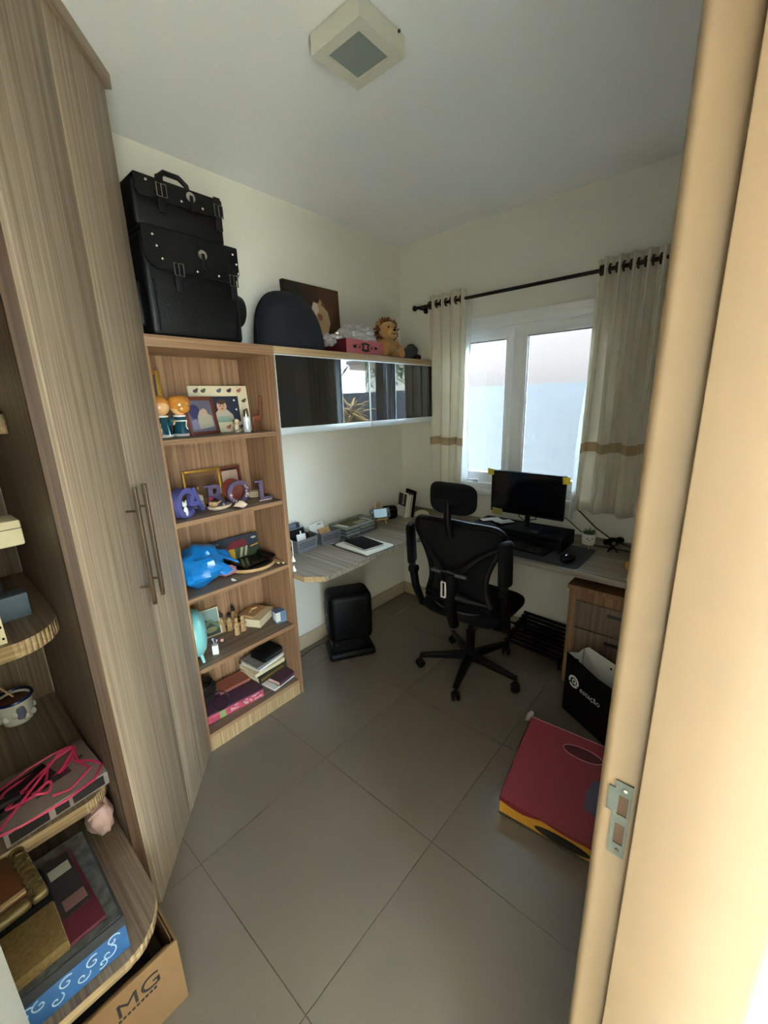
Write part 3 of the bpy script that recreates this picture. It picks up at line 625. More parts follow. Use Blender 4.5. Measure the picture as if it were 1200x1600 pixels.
for k in range(14):
    a = k*2.4; tl = 0.25+0.06*(k % 5); b = NB(); d = Vector((math.cos(a)*math.sin(tl*2), math.sin(a)*math.sin(tl*2), math.cos(tl*2)))
    p0 = Vector((0.008*math.cos(a), 0.008*math.sin(a), 0.088)); L = 0.03+0.006*(k % 3)
    tube(b, [p0, p0+d*L*0.5, p0+d*L+Vector((0, 0, 0.003))], [0.0045, 0.005, 0.0008], 6); mk('leaf', b, 'plant_green', pp)
# webcam / clip light
wc = thing('webcam', 'small black webcam with cord standing near the window wall', 'webcam', (1.605, -0.075, DZ), R(20))
b = NB(); ell(b, (0, 0, 0.062), (0.034, 0.026, 0.026), 18, 12); wb = mk('body', b, 'black_plastic', wc); b = NB(); lathe(b, [(0.0, 0), (0.012, 0), (0.012, 0.006), (0.0, 0.006)], 14, M=Matrix.Translation((0.0, -0.024, 0.062)) @ Matrix.Rotation(R(90), 4, 'X')); mk('lens', b, 'chrome', wb)
b = NB(); ell(b, (0.035, 0.012, 0.072), (0.024, 0.02, 0.018)); mk('clamp', b, 'black_matte', wb)
b = NB(); ell(b, (-0.036, 0.004, 0.056), (0.014, 0.016, 0.018)); mk('knob', b, 'black_matte', wb)
for a in (-60, 60, 180): b = NB(); tube(b, [(0, 0, 0.04), (0.03*math.sin(R(a)), -0.03*math.cos(R(a)), 0.004)], 0.004, 6); mk('leg', b, 'black_plastic', wc)
b = NB(); tube(b, [(1.60, -0.07, DZ+0.07), (1.50, -0.045, 0.865), (1.40, -0.03, 0.945), (1.34, -0.028, 0.985)], 0.0045, 6); tag(mk('power_cord', b, 'rubber'), 'thick black cord rising from the webcam behind the curtain', 'cord')
b = NB(); tube(b, [(1.64, -0.07, DZ+0.06), (1.72, -0.05, 0.78), (1.86, -0.06, 0.752), (1.99, -0.05, 0.752)], 0.004, 6); tag(mk('power_cord', b, 'rubber'), 'black cord running right from the webcam over the desk', 'cord')
b = NB(); tube(b, [(1.22, -0.16, 0.93), (1.33, -0.06, 0.90), (1.40, -0.045, 0.84), (1.45, -0.03, 0.80), (1.50, -0.03, 0.752), (1.70, -0.03, 0.75)], 0.0028, 6); tag(mk('video_cable', b, 'rubber'), 'thin black cord hanging behind the monitor towards the pot', 'cord')
tb = thing('toy_duck', 'yellow rubber toy at the right end of the desk', 'toy', (1.755, -0.33, DZ), R(-60))
b = NB(); ell(b, (0, 0, 0.03), (0.04, 0.03, 0.03), 16, 10); mk('body', b, 'yellow_card', tb); b = NB(); ell(b, (0.02, 0, 0.068), 0.021, 14, 10); hd = mk('head', b, 'yellow_card', tb); b = NB(); ell(b, (0.045, 0, 0.065), (0.012, 0.01, 0.004), 10, 6); mk('beak', b, 'salmon', hd)
o = bx('eraser', (-0.02, 0.02, -0.012, 0.012, 0, 0.014), 'white_plastic', loc=(1.775, -0.46, DZ), rot=R(30), bev=0.004); tag(o, 'small white block at the desk edge beside the door frame', 'eraser'); bx('sleeve', (-0.004, 0.0205, -0.0125, 0.0125, -0.0001, 0.0145), 'slate_blue', o, bev=0.003)
hat = thing('smiley_dish', 'pale yellow round dish with a white badge behind the chair', 'dish', (0.245, -0.075, DZ+0.001), R(15))
b = NB(); lathe(b, [(0, 0), (0.055, 0), (0.062, 0.008), (0.052, 0.03), (0.03, 0.042), (0, 0.045)], 24); mk('body', b, 'cream_paper', hat); b = NB(); lathe(b, [(0.0, 0), (0.013, 0), (0.013, 0.003), (0, 0.003)], 16, M=Matrix.Translation((0.03, -0.045, 0.025)) @ Matrix.Rotation(R(55), 4, 'X')); bd = mk('badge', b, 'white_plastic', hat)
b = NB(); lathe(b, [(0.0, 0.0031), (0.005, 0.0031), (0.005, 0.0036), (0, 0.0036)], 12, M=Matrix.Translation((0.03, -0.045, 0.025)) @ Matrix.Rotation(R(55), 4, 'X')); mk('dot', b, 'slate_blue', bd)
# --- books standing in the corner
CM = Matrix.Translation((0.105, -0.168, DZ)) @ Matrix.Rotation(R(-24), 4, 'Z') @ Matrix.Rotation(R(-9), 4, 'X')
def cor(name, label, cat, x, y, group=None):
    t = thing(name, label, cat, group=group); M = CM @ Matrix.Translation((x, y, 0)); t.location = M.translation; t.rotation_euler = M.to_euler(); return t
bk = cor('magazine', 'white and black magazine leaning in the desk corner', 'magazine', 0, 0)
bx('pages', (-0.07, 0.07, 0.0, 0.012, 0, 0.19), 'white_paper', bk, bev=0.001)
flatpic('cover', bk, 0.14, 0.19, '#d9d5cb', [('r', -0.062, 0.062, 0.085, 0.182, '#15120f')], y=-0.0006)
text('cover_text', 'BOOK', 0.036, 'white_paper', bk, (0.03, -0.0022, 0.095), (R(90), R(-90), 0))
for y0_, th, cv, hh, sx_, lb in ((0.0135, 0.012, 'cream_paper', 0.18, 0.003, 'cream thin book right behind the leaning magazine'), (0.027, 0.016, 'wicker_dark', 0.186, 0.0, 'dark brown book between two cream books in the corner'), (0.0445, 0.009, 'cream_paper', 0.18, 0.004, 'cream thin book before the black frame')):
    t = cor('book', lb, 'book', sx_, y0_, 'books in the desk corner')
    b = NB(); box(b, -0.065, 0.065, 0, 0.0012, 0, hh); box(b, -0.065, 0.065, th-0.0012, th, 0, hh); box(b, -0.065, -0.0635, 0, th, 0, hh); mk('cover', b, cv, t, smooth=0); bx('pages', (-0.0635, 0.062, 0.0012, th-0.0012, 0.002, hh-0.002), 'white_paper', t, smooth=0)
fr = cor('picture_frame', 'black frame leaning behind the corner books', 'frame', 0.012, 0.056)
b = NB()
for d in ((-0.075, -0.06, 0, 0.215), (0.06, 0.075, 0, 0.215), (-0.06, 0.06, 0, 0.015), (-0.06, 0.06, 0.2, 0.215)): box(b, d[0], d[1], 0, 0.013, d[2], d[3])
mk('frame', b, 'black_matte', fr, smooth=0); bx('backing', (-0.06, 0.06, 0.005, 0.012, 0.015, 0.2), 'dark_grey', fr, smooth=0)
# --- black pouch
pc = thing('pouch', 'rounded black fabric pouch beside the easel', 'pouch', (0.088, -0.285, DZ), R(60))
b = NB(); box(b, -0.065, 0.065, -0.035, 0.035, 0, 0.105, bev=0.03, seg=4); mk('body', b, 'black_fabric', pc); b = NB(); tube(b, [(-0.05, -0.036, 0.08), (0, -0.0365, 0.083), (0.05, -0.036, 0.08)], 0.0025, 6); mk('zip', b, 'dark_grey', pc)
# --- easel with phone
ez = thing('tabletop_easel', 'small wooden easel standing on the desk', 'easel', (0.115, -0.425, DZ), R(62))
for x in (-0.035, 0.035): b = NB(); tube(b, [(x*1.25, -0.02, 0.0), (x*0.55, 0.03, 0.155)], 0.0055, 8); mk('leg', b, 'light_wood', ez)
b = NB(); tube(b, [(0, 0.065, 0.0), (0, 0.022, 0.165)], 0.0055, 8); mk('rear_leg', b, 'light_wood', ez)
b = NB(); box(b, -0.055, 0.055, -0.034, -0.008, 0.036, 0.044, bev=0.002); mk('ledge', b, 'light_wood', ez)
ph = thing('game_console', 'handheld device with lit pale screen on the easel', 'handheld device', (0.115+0.0, -0.425, DZ), (0, 0, R(62)))
b = NB(); M = Matrix.Translation((0, -0.02, 0.046)) @ Matrix.Rotation(R(-17), 4, 'X')
box(b, -0.078, 0.078, -0.006, 0.006, 0.0, 0.075, bev=0.012, seg=3, M=M); pb = mk('body', b, 'slate_blue', ph)
b = NB(); box(b, -0.05, 0.05, -0.0068, -0.005, 0.006, 0.069, M=M); mk('screen', b, 'phone_screen', pb, smooth=0)
for x, z in ((-0.064, 0.05), (0.064, 0.05), (-0.064, 0.025), (0.064, 0.025)): b = NB(); ell(b, (x, -0.0065, z), (0.006, 0.003, 0.006), 10, 6); bmesh.ops.transform(b, matrix=M, verts=b.verts); mk('button', b, 'white_plastic' if z > .03 else 'dark_grey', pb)
# --- acrylic CD box
cd = thing('acrylic_box', 'clear acrylic tray stacked with discs and papers', 'tray', (0.105, -0.69, DZ), R(0))
b = NB(); hx, hy, hz, tk = 0.085, 0.155, 0.085, 0.003
for d in ((-hx, hx, -hy, hy, 0, tk), (-hx, -hx+tk, -hy, hy, tk, hz), (hx-tk, hx, -hy, hy, tk, hz), (-hx+tk, hx-tk, -hy, -hy+tk, tk, hz), (-hx+tk, hx-tk, hy-tk, hy, tk, hz)): box(b, *d)
mk('case', b, 'acrylic', cd, smooth=0)
cols = ('#8d8f95', '#c9cbd0', '#4d4b66', '#a9aab0', '#35353d', '#c3bfa5'); z = DZ+0.0035
for k in range(6):
    for s_ in (0, 1):
        o = bx('disc_case', (-0.068+0.004*(k % 2), 0.07, -0.066, 0.066, 0, 0.0105), plain(cols[(k+s_*2) % 6], 0.3), loc=(0.105, -0.765+0.148*s_, z), rot=R(random.uniform(-2.5, 2.5)), bev=0.0008, seg=1)
        tag(o, '%s disc case from the bottom, %s stack in the clear tray' % (('first', 'second', 'third', 'fourth', 'fifth', 'sixth')[k], ('basket side', 'easel side')[s_]), 'disc case', 'disc cases in the acrylic tray')
    z += 0.0108
o = bx('magazine', (-0.065, 0.065, -0.10, 0.10, 0, 0.004), 'white_paper', loc=(0.105, -0.69, z+0.001), rot=R(1)); tag(o, 'glossy olive magazine on top of the disc cases', 'magazine')
bx('cover', (-0.064, 0.064, -0.099, 0.099, 0.004, 0.0046), 'olive', o, smooth=0); bx('photo', (0.0, 0.055, -0.02, 0.08, 0.0046, 0.005), plain('#9a957a'), o, smooth=0)
# --- grey baskets and contents
def basket(label, loc, rz, w, d, h):
    t = thing('basket', label, 'basket', loc, rz, 'grey plastic baskets on the desk'); b = NB()
    def ring(z, s, o=0): return [(sx*(w/2*s+o), sy*(d/2*s+o), z) for sx, sy in ((-1, -1), (1, -1), (1, 1), (-1, 1))]
    box(b, -w/2*0.88, w/2*0.88, -d/2*0.88, d/2*0.88, 0, 0.003)
    A = [b.verts.new(p) for p in ring(0.0, 0.9)]; B = [b.verts.new(p) for p in ring(h, 1.0)]
    C_ = [b.verts.new(p) for p in ring(0.0, 0.9, -0.003)]; D = [b.verts.new(p) for p in ring(h, 1.0, -0.003)]
    for i in range(4):
        j = (i+1) % 4; b.faces.new((A[i], A[j], B[j], B[i])); b.faces.new((C_[j], C_[i], D[i], D[j])); b.faces.new((B[i], B[j], D[j], D[i]))
    mk('body', b, 'grey_plastic', t, smooth=0)
    b = NB(); tube(b, ring(h, 1.0, 0.001), 0.0042, 6, closed=True); mk('rim', b, 'grey_plastic', t)
    sl = None
    for r_ in range(3):
        for k in range(11):
            u = (k-5)/5.6; z_ = h*0.38+r_*h*0.17; q = 0.9+0.1*z_/h
            b = NB(); box(b, -0.0028, 0.0028, -0.0012, 0.0012, -0.0035, 0.0035)
            if sl is None: sl = mk('slot', b, 'rubber', t, loc=(u*w/2*0.85*q, -d/2*q-0.0002, z_), smooth=0)
            else: b.free(); share(sl, t, (u*w/2*0.85*q, -d/2*q-0.0002, z_))
    return t
basket('grey plastic basket nearest the bookcase', (0.085, -1.135, DZ), R(92), 0.165, 0.125, 0.078)
basket('grey plastic basket beside the disc tray', (0.095, -0.945, DZ), R(88), 0.165, 0.125, 0.078)
def slab(name, label, cat, m, dims, loc, rot, **k): return tag(bx(name, dims, m, loc=loc, rot=rot, **k), label, cat)
o = slab('grey_box', 'tall slate grey box standing in the left basket against the wall', 'box', 'slate_blue', (-0.055, 0.055, -0.014, 0.014, 0, 0.155), (0.045, -1.165, DZ+0.005), (R(-6), 0, R(90)), bev=0.002); bx('lid_band', (0.03, 0.0555, -0.0145, 0.0145, 0.05, 0.1552), 'dark_grey', o)
o = slab('black_folder', 'black folder standing upright in the left basket', 'folder', 'black_matte', (-0.058, 0.058, -0.006, 0.006, 0, 0.13), (0.085, -1.155, DZ+0.005), (R(-8), 0, R(92)), bev=0.001); bx('edge', (-0.058, 0.058, -0.0062, 0.0062, 0.128, 0.131), 'grey_plastic', o)
o = slab('gift_tag', 'white card with gold print in the left basket', 'card', 'white_paper', (-0.036, 0.036, -0.001, 0.001, 0, 0.085), (0.118, -1.15, DZ+0.02), (R(-14), R(5), R(94)), smooth=0)
b = NB(); box(b, -0.005, 0.005, -0.001, 0.001, 0.085, 0.105); mk('tab', b, 'white_paper', o, smooth=0)
b = NB(); tube(b, [(-0.01, -0.0015, 0.03), (0.005, -0.0015, 0.02), (0.012, -0.0015, 0.042)], 0.0015, 6); mk('gold_print', b, 'gold', o)
o = slab('brown_pouch', 'small dark brown pouch in the left basket', 'pouch', 'brown_leather', (-0.02, 0.02, -0.03, 0.03, 0, 0.09), (0.09, -1.085, DZ+0.006), (0, R(8), R(90)), bev=0.012); bx('flap', (-0.021, 0.021, -0.031, 0.0, 0.06, 0.091), 'wicker_dark', o, bev=0.01)
o = slab('booklet', 'white booklet leaning in the right basket', 'booklet', 'white_paper', (-0.055, 0.055, -0.003, 0.003, 0, 0.125), (0.085, -0.965, DZ+0.008), (R(-28), R(-6), R(84)), bev=0.0008); bx('print', (0.01, 0.04, -0.0036, -0.003, 0.108, 0.114), 'slate_blue', o, smooth=0)
o = slab('kraft_notebook', 'kraft notebook with a gold ring emblem in the right basket', 'notebook', 'kraft', (-0.042, 0.042, -0.007, 0.007, 0, 0.085), (0.122, -0.95, DZ+0.02), (R(-30), R(-4), R(86)), bev=0.001)
b = NB(); tube(b, [(0.024*math.cos(2*PI*i/24), -0.0078, 0.045+0.024*math.sin(2*PI*i/24)) for i in range(24)], 0.0016, 6, closed=True); tube(b, [(-0.008, -0.0078, 0.04), (-0.002, -0.0078, 0.055), (0.004, -0.0078, 0.036), (0.01, -0.0078, 0.055)], 0.0014, 6); mk('gold_emblem', b, 'gold', o)
# --- binder, pages, notebook
bd = thing('ring_binder', 'open ring binder with white pages on the desk', 'binder', (0.355, -0.862, DZ), R(-3))
bx('cover', (-0.17, 0.165, -0.125, 0.12, 0, 0.003), 'dark_grey', bd, bev=0.001); bx('pages', (-0.13, 0.16, -0.118, 0.112, 0.003, 0.014), 'white_paper', bd, bev=0.0008)
b = NB(); 
for y in (-0.09, -0.05, 0.0, 0.05, 0.09): tube(b, [(-0.150+0.016*math.cos(R(a)), y, 0.008+0.016*math.sin(R(a))) for a in range(0, 181, 20)], 0.0016, 6)
for y in (-0.09, ): pass
b.free()
for y in (-0.09, -0.045, 0.0, 0.045, 0.09): b = NB(); tube(b, [(-0.142+0.018*math.cos(R(a)), y, 0.006+0.018*math.sin(R(a))) for a in range(0, 181, 20)], 0.0016, 6); mk('ring', b, 'chrome', bd)
bx('spine_bar', (-0.15, -0.136, -0.115, 0.11, 0.003, 0.006), 'steel', bd)
nb = thing('notebook', 'black notebook lying on the open binder', 'notebook', (0.365, -0.866, DZ+0.0145), R(-9))
bx('cover', (-0.115, 0.11, -0.075, 0.075, 0.009, 0.0115), 'black_matte', nb, bev=0.001); bx('pages', (-0.112, 0.106, -0.072, 0.072, 0.001, 0.009), 'white_paper', nb, smooth=0); bx('back_cover', (-0.115, 0.11, -0.075, 0.075, 0, 0.001), 'black_matte', nb, smooth=0)
# --- tassel ornament hanging on the bookcase side
ts = thing('tassel_ornament', 'white cord with two tassels hanging at the bookcase edge', 'ornament', (0.352, -1.398, DZ+0.005))
b = NB(); tube(b, [(0, -0.011, 0.185), (0.002, 0, 0.17), (0.0, 0.002, 0.06)], 0.0022, 6); mk('cord', b, 'white_paper', ts)
for z in (0.055, 0.0): b = NB(); lathe(b, [(0, z+0.035), (0.003, z+0.034), (0.005, z+0.022), (0.012, z+0.002), (0.0, z)], 10); mk('tassel', b, 'white_paper', ts)
# --- wall outlet under the desk
ol = thing('wall_outlet', 'cream wall outlet low beneath the desk', 'outlet', (0.0, -1.23, 0.30), R(90))
bx('plate', (-0.04, 0.04, -0.008, 0.0, -0.06, 0.06), 'white_paint', ol, bev=0.003); bx('socket', (-0.018, 0.018, -0.010, -0.008, -0.022, 0.022), 'wall_paint', ol, bev=0.002)
# ================================================================== UNDER THE DESK
ht = thing('tower_appliance', 'glossy black rounded tower appliance under the desk', 'appliance', (0.275, -0.945, 0), R(59))
b = NB(); box(b, -0.155, 0.155, -0.105, 0.105, 0, 0.055, bev=0.022, seg=4); mk('base', b, 'black_plastic', ht)
b = NB(); box(b, -0.125, 0.10, -0.075, 0.09, 0.05, 0.14, bev=0.01); mk('neck', b, 'black_matte', ht)
b = NB(); box(b, -0.145, 0.145, -0.10, 0.10, 0.12, 0.455, bev=0.045, seg=5); mk('housing', b, 'black_plastic', ht, smooth=60)
b = NB(); box(b, -0.1475, -0.1445, -0.06, 0.06, 0.20, 0.36, bev=0.001); mk('side_panel', b, 'dark_grey', ht)
b = NB(); ell(b, (-0.148, -0.01, 0.30), (0.003, 0.016, 0.006), 10, 6); mk('emblem', b, 'gold', ht)
b = NB(); box(b, -0.128, -0.1255, -0.04, 0.03, 0.07, 0.12); mk('label_plate', b, 'steel', ht, smooth=0)
b = NB(); ell(b, (-0.10, -0.077, 0.105), (0.005, 0.003, 0.005), 10, 6); mk('button', b, 'chrome', ht)
b = NB(); tube(b, [(0.20, -1.06, 0.10), (0.13, -1.13, 0.06), (0.09, -1.25, 0.012), (0.06, -1.35, 0.006), (0.035, -1.375, 0.006)], 0.0035, 6); tag(mk('power_cord', b, 'rubber'), 'black cord running from the tower to the wall', 'cord')
# footrest
ft = thing('footrest', 'black slatted footrest on the floor under the desk', 'footrest', (1.27, -0.14, 0), R(-4))
tl = Matrix.Translation((0, -0.15, 0.06)) @ Matrix.Rotation(R(20), 4, 'X'); sl = None
for k in range(9):
    if sl is None: sl = bx('slat', (-0.19, 0.19, 0.0, 0.02, 0, 0.012), 'black_matte', ft, bev=0.002); sl.matrix_local = tl
    else: o = share(sl, ft); o.matrix_local = tl @ Matrix.Translation((0, 0.034*k, 0))
for s_ in (-0.18, 0.165): o = bx('rail', (s_, s_+0.015, -0.002, 0.295, -0.02, 0.0), 'black_matte', ft, bev=0.002); o.matrix_local = tl
for s_ in (-0.172, 0.172):
    for y, h_ in ((-0.135, 0.05), (0.10, 0.13)): b = NB(); tube(b, [(s_, y, 0.0), (s_, y, h_)], 0.009, 8); mk('leg', b, 'black_matte', ft)
# drawer unit
du = thing('drawer_unit', 'brown wood drawer pedestal under the right end of the desk', 'drawer unit', (1.49, -0.42, 0))
b = NB(); box(b, 0.0, 0.50, 0.0, 0.40, 0.03, 0.60); box(b, -0.008, 0.508, -0.012, 0.41, 0.615, 0.64, bev=0.002); box(b, 0, 0.5, 0.001, 0.4, 0.6, 0.615); mk('carcass', b, 'brown_wood_z', du, smooth=0)
for z0, z1 in ((0.405, 0.558), (0.245, 0.398), (0.05, 0.238)):
    d = bx('drawer', (0.042, 0.47, -0.016, 0.0, z0, z1), 'shelf_wood_z', du, bev=0.0015)
    b = NB(); box(b, 0.20, 0.32, -0.018, -0.0155, z1-0.05, z1-0.032, bev=0.001); mk('pull', b, 'dark_grey', d)
for x in (0.04, 0.46):
    for y in (0.05, 0.35): b = NB(); lathe(b, [(0.0, 0), (0.018, 0), (0.02, 0.015), (0.015, 0.032), (0, 0.032)], 12, c=(x, y, 0)); mk('foot', b, 'black_plastic', du)
# ================================================================== FLOOR ITEMS ON THE RIGHT
sb = thing('shopping_bag', 'black paper shopping bag printed with white lettering', 'bag', (1.56, -0.607, 0), R(-30))
bw, bdp, bh = 0.36, 0.11, 0.345
b = NB()
def quad(b, *p): return b.faces.new([b.verts.new(q) for q in p])
quad(b, (0, 0, 0), (bw, 0, 0), (bw, bdp, 0), (0, bdp, 0)); quad(b, (0, 0, 0), (bw, 0, 0), (bw, 0, bh-0.02), (bw*0.55, 0.01, bh-0.035), (bw*0.3, 0, bh-0.012), (0, 0, bh))
quad(b, (0, bdp, 0), (bw, bdp, 0), (bw, bdp, bh), (bw*.5, bdp+0.012, bh+0.012), (0.03, bdp, bh+0.02), (0, bdp, bh-0.005))
quad(b, (0, 0, 0), (0, bdp, 0), (0, bdp, bh-0.005), (0.02, bdp/2, bh*0.985), (0, 0, bh)); quad(b, (bw, 0, 0), (bw, bdp, 0), (bw, bdp, bh), (bw-0.02, bdp/2, bh*0.97), (bw, 0, bh-0.02))
bmesh.ops.remove_doubles(b, verts=b.verts, dist=1e-4); sp = mk('paper_body', b, 'black_matte', sb, smooth=0)
b = NB(); quad(b, (0.004, bdp-0.002, 0.05), (bw-0.004, bdp-0.002, 0.05), (bw-0.004, bdp-0.002, bh-0.001), (bw*.5, bdp+0.009, bh+0.010), (0.032, bdp-0.002, bh+0.018), (0.004, bdp-0.002, bh-0.006)); mk('white_lining', b, 'white_paper', sb, smooth=0)
b = NB(); quad(b, (0.002, 0.003, 0.1), (0.002, bdp-0.003, 0.1), (0.002, bdp-0.003, bh-0.007), (0.022, bdp/2, bh*0.98), (0.002, 0.003, bh-0.003)); mk('white_lining', b, 'white_paper', sb, smooth=0)
b = NB(); ell(b, (bw*0.48, bdp-0.0035+0.006, bh-0.022), (0.006, 0.002, 0.006), 10, 6); mk('handle_hole', b, 'black_matte', sb)
b = NB()      # round swirl emblem
def arc(r0, r1, a0, a1, cx, cz, n=18):
    for i in range(n):
        p, q = R(a0+(a1-a0)*i/n), R(a0+(a1-a0)*(i+1)/n)
        quad(b, (cx+r0*math.cos(p), -0.0012, cz+r0*math.sin(p)), (cx+r1*math.cos(p), -0.0012, cz+r1*math.sin(p)), (cx+r1*math.cos(q), -0.0012, cz+r1*math.sin(q)), (cx+r0*math.cos(q), -0.0012, cz+r0*math.sin(q)))
ex, ez_ = 0.062, 0.205
arc(0.022, 0.034, -20, 200, ex, ez_); arc(0.022, 0.034, 215, 325, ex, ez_); arc(0.006, 0.014, -90, 200, ex+0.002, ez_+0.002)
quad(b, (ex+0.022, -0.0012, ez_-0.008), (ex+0.034, -0.0012, ez_-0.012), (ex-0.01, -0.0012, ez_-0.012), (ex-0.01, -0.0012, ez_-0.004)); mk('emblem', b, 'white_paper', sp, smooth=0)
text('lettering', 'estação', 0.042, 'white_paper', sp, (0.104, -0.0014, 0.176), FRONT, extrude=0.0002)
# red carry box lying on the floor
rb = thing('carry_box', 'dark red card carry box with oval hand hole on the floor', 'box', (1.568, -1.377, 0), R(4))
fh, bh2, dp, wd2 = 0.085, 0.20, 0.37, 0.45
b = NB(); quad(b, (0, 0, fh), (wd2, 0, fh), (wd2, dp, bh2), (0, dp, bh2)); mk('lid', b, 'red_card', rb, smooth=0)
b = NB(); quad(b, (0, 0, 0.0), (wd2, 0, 0.0), (wd2, 0, fh), (0, 0, fh)); quad(b, (wd2, 0, 0), (wd2, dp, 0), (wd2, dp, bh2), (wd2, 0, fh)); quad(b, (-0.04, dp, 0), (wd2, dp, 0), (wd2, dp, bh2), (0, dp, bh2)); quad(b, (0, 0, 0), (-0.04, dp, 0), (0, dp, bh2), (0, 0, fh)); quad(b, (0, 0, 0.0005), (wd2, 0, 0.0005), (wd2, dp, 0.0005), (-0.04, dp, 0.0005))
mk('sides', b, 'yellow_card', rb, smooth=0)
b = NB(); quad(b, (-0.0015, 0.0, 0.0), (-0.018, 0.16, 0.0), (-0.003, 0.16, 0.135), (-0.0015, 0, fh)); quad(b, (-0.034, 0.24, 0.0), (-0.0415, dp, 0.0), (-0.0015, dp, bh2), (-0.005, 0.24, 0.165)); mk('side_print', b, 'dark_red', rb, smooth=0)
b = NB(); n = 40; prev = None
for i in range(n+1):
    x = wd2*i/n; z = fh-0.018-0.012*abs(math.sin(x*19))-0.02*math.sin(PI*min(1, max(0, (x-0.1)/0.25)))*-0.6
    cur = (b.verts.new((x, -0.0008, z)), b.verts.new((x, -0.0008, fh)))
    if prev: b.faces.new((prev[0], cur[0], cur[1], prev[1]))
    prev = cur
mk('scalloped_print', b, 'red_card', rb, smooth=0)
b = NB(); f = b.faces.new([b.verts.new((0.24+0.10*math.cos(2*PI*i/24), -0.0016, 0.034+0.022*math.sin(2*PI*i/24))) for i in range(24)]); mk('dark_oval', b, 'wicker_dark', rb, smooth=0)
b = NB(); box(b, 0.0, wd2, -0.0012, -0.0002, 0.0, 0.012); mk('speckled_band', b, mat('speckle', '#4a4538', 0.8, var=0.8, vscale=160), rb, smooth=0)
Mz = Matrix.Translation((0, 0, fh)) @ Matrix.Rotation(math.atan2(bh2-fh, dp), 4, 'X')
b = NB(); f = b.faces.new([b.verts.new((0.235+0.075*math.cos(2*PI*i/28), 0.315+0.024*math.sin(2*PI*i/28), 0.0012)) for i in range(28)]); bmesh.ops.transform(b, matrix=Mz, verts=b.verts); hh = mk('hand_hole', b, mat('hole_red', '#4e161f', 0.8), rb, smooth=0)
b = NB(); tube(b, [(0.235+0.077*math.cos(2*PI*i/28), 0.315+0.026*math.sin(2*PI*i/28), 0.0012) for i in range(28)], 0.0016, 5, closed=True); bmesh.ops.transform(b, matrix=Mz, verts=b.verts); mk('hole_edge', b, 'pink_line', hh)
b = NB(); f = b.faces.new([b.verts.new((p[0], p[1], 0.0012)) for p in ((0.285, 0.11), (0.335, 0.10), (0.345, 0.19), (0.325, 0.235), (0.295, 0.23), (0.282, 0.18))]); bmesh.ops.transform(b, matrix=Mz, verts=b.verts); mk('blue_print', b, mat('print_slate', '#4a4658', 0.6), rb, smooth=0)
b = NB(); sheet(b, lambda u, v: Vector((-0.002-0.025*u+0.01*v, dp+0.004-0.01*u, bh2-0.03+0.065*v*(1-0.5*abs(u-0.4)))), 4, 6); fo = mk('tab', b, mat('tab_board', '#8d8378', 0.8), rb); solidify(fo, 0.002)
b = NB(); tube(b, [(0, dp+0.001, bh2), (wd2, dp+0.001, bh2)], 0.0018, 5); mk('paper_edge', b, 'pink_line', rb)
# ================================================================== ON TOP OF THE BOOKCASE
TZ = 1.8955
def buckle(parent, x, y, z, w=0.036, h=0.042, strap=0.075, tilt=0.0):
    b = NB(); box(b, x-0.014, x+0.014, y-0.004, y+0.001, z-strap, z+0.05, bev=0.002); s = mk('strap', b, 'leather', parent)
    b = NB(); tube(b, [(x-w/2, y-0.007, z-h/2), (x+w/2, y-0.007, z-h/2), (x+w/2, y-0.007, z+h/2), (x-w/2, y-0.007, z+h/2)], 0.0032, 6, closed=True); tube(b, [(x, y-0.009, z-h/2), (x, y-0.008, z+h/2)], 0.0018, 6); mk('buckle', b, 'chrome', s)
def studs(parent, pts):
    for x, y, z in pts: b = NB(); ell(b, (x, y-0.001, z), (0.0055, 0.004, 0.0055), 10, 6); mk('stud', b, 'chrome', parent)
def concho(parent, x, y, z):
    b = NB(); lathe(b, [(0, 0.004), (0.008, 0.006), (0.018, 0.003), (0.019, 0.0), (0, 0)], 18, M=Matrix.Translation((x, y, z)) @ Matrix.Rotation(R(90), 4, 'X')); c = mk('concho', b, 'chrome', parent)
    b = NB(); box(b, x-0.006, x+0.006, y-0.009, y-0.004, z-0.05, z+0.004, bev=0.001); mk('lace', b, 'leather', c)
def flap(parent, w, y0, yf, z1, z0, cr):
    """front flap: rounded lower corners; covers top from y0 back to front yf, hangs from z1 to z0"""
    b = NB(); pts = [(-w, z1), (-w, z0+cr)]
    for i in range(7): a = R(180+90*i/6); pts.append((-w+cr+cr*math.cos(a), z0+cr+cr*math.sin(a)))
    for i in range(7): a = R(270+90*i/6); pts.append((w-cr+cr*math.cos(a), z0+cr+cr*math.sin(a)))
    pts += [(w, z0+cr), (w, z1)]
    A = [b.verts.new((x, yf-0.004-0.006*math.sin(PI*(x+w)/(2*w)), z)) for x, z in pts]; B = [b.verts.new((x, yf+0.004, z)) for x, z in pts]; n = len(pts)
    b.faces.new(A); b.faces.new(B[::-1])
    for i in range(n): b.faces.new((A[i], A[(i+1) % n], B[(i+1) % n], B[i]))
    box(b, -w, w, yf-0.004, y0, z1-0.006, z1+0.004, bev=0.003); return mk('flap', b, 'leather', parent, smooth=50)
lg = thing('leather_saddlebag', 'large black leather buckled bag standing on the bookcase', 'leather bag', (0.335, -1.715, TZ), R(90))
b = NB(); box(b, -0.215, 0.172, 0.0, 0.27, 0, 0.365, bev=0.022, seg=3); mk('body', b, 'leather', lg)
fp = flap(lg, 0.19, 0.26, -0.012, 0.372, 0.235, 0.05); fp.location = (-0.02, 0, 0)
buckle(lg, -0.095, -0.018, 0.243); buckle(lg, 0.135, -0.018, 0.243); concho(lg, 0.01, -0.020, 0.315)
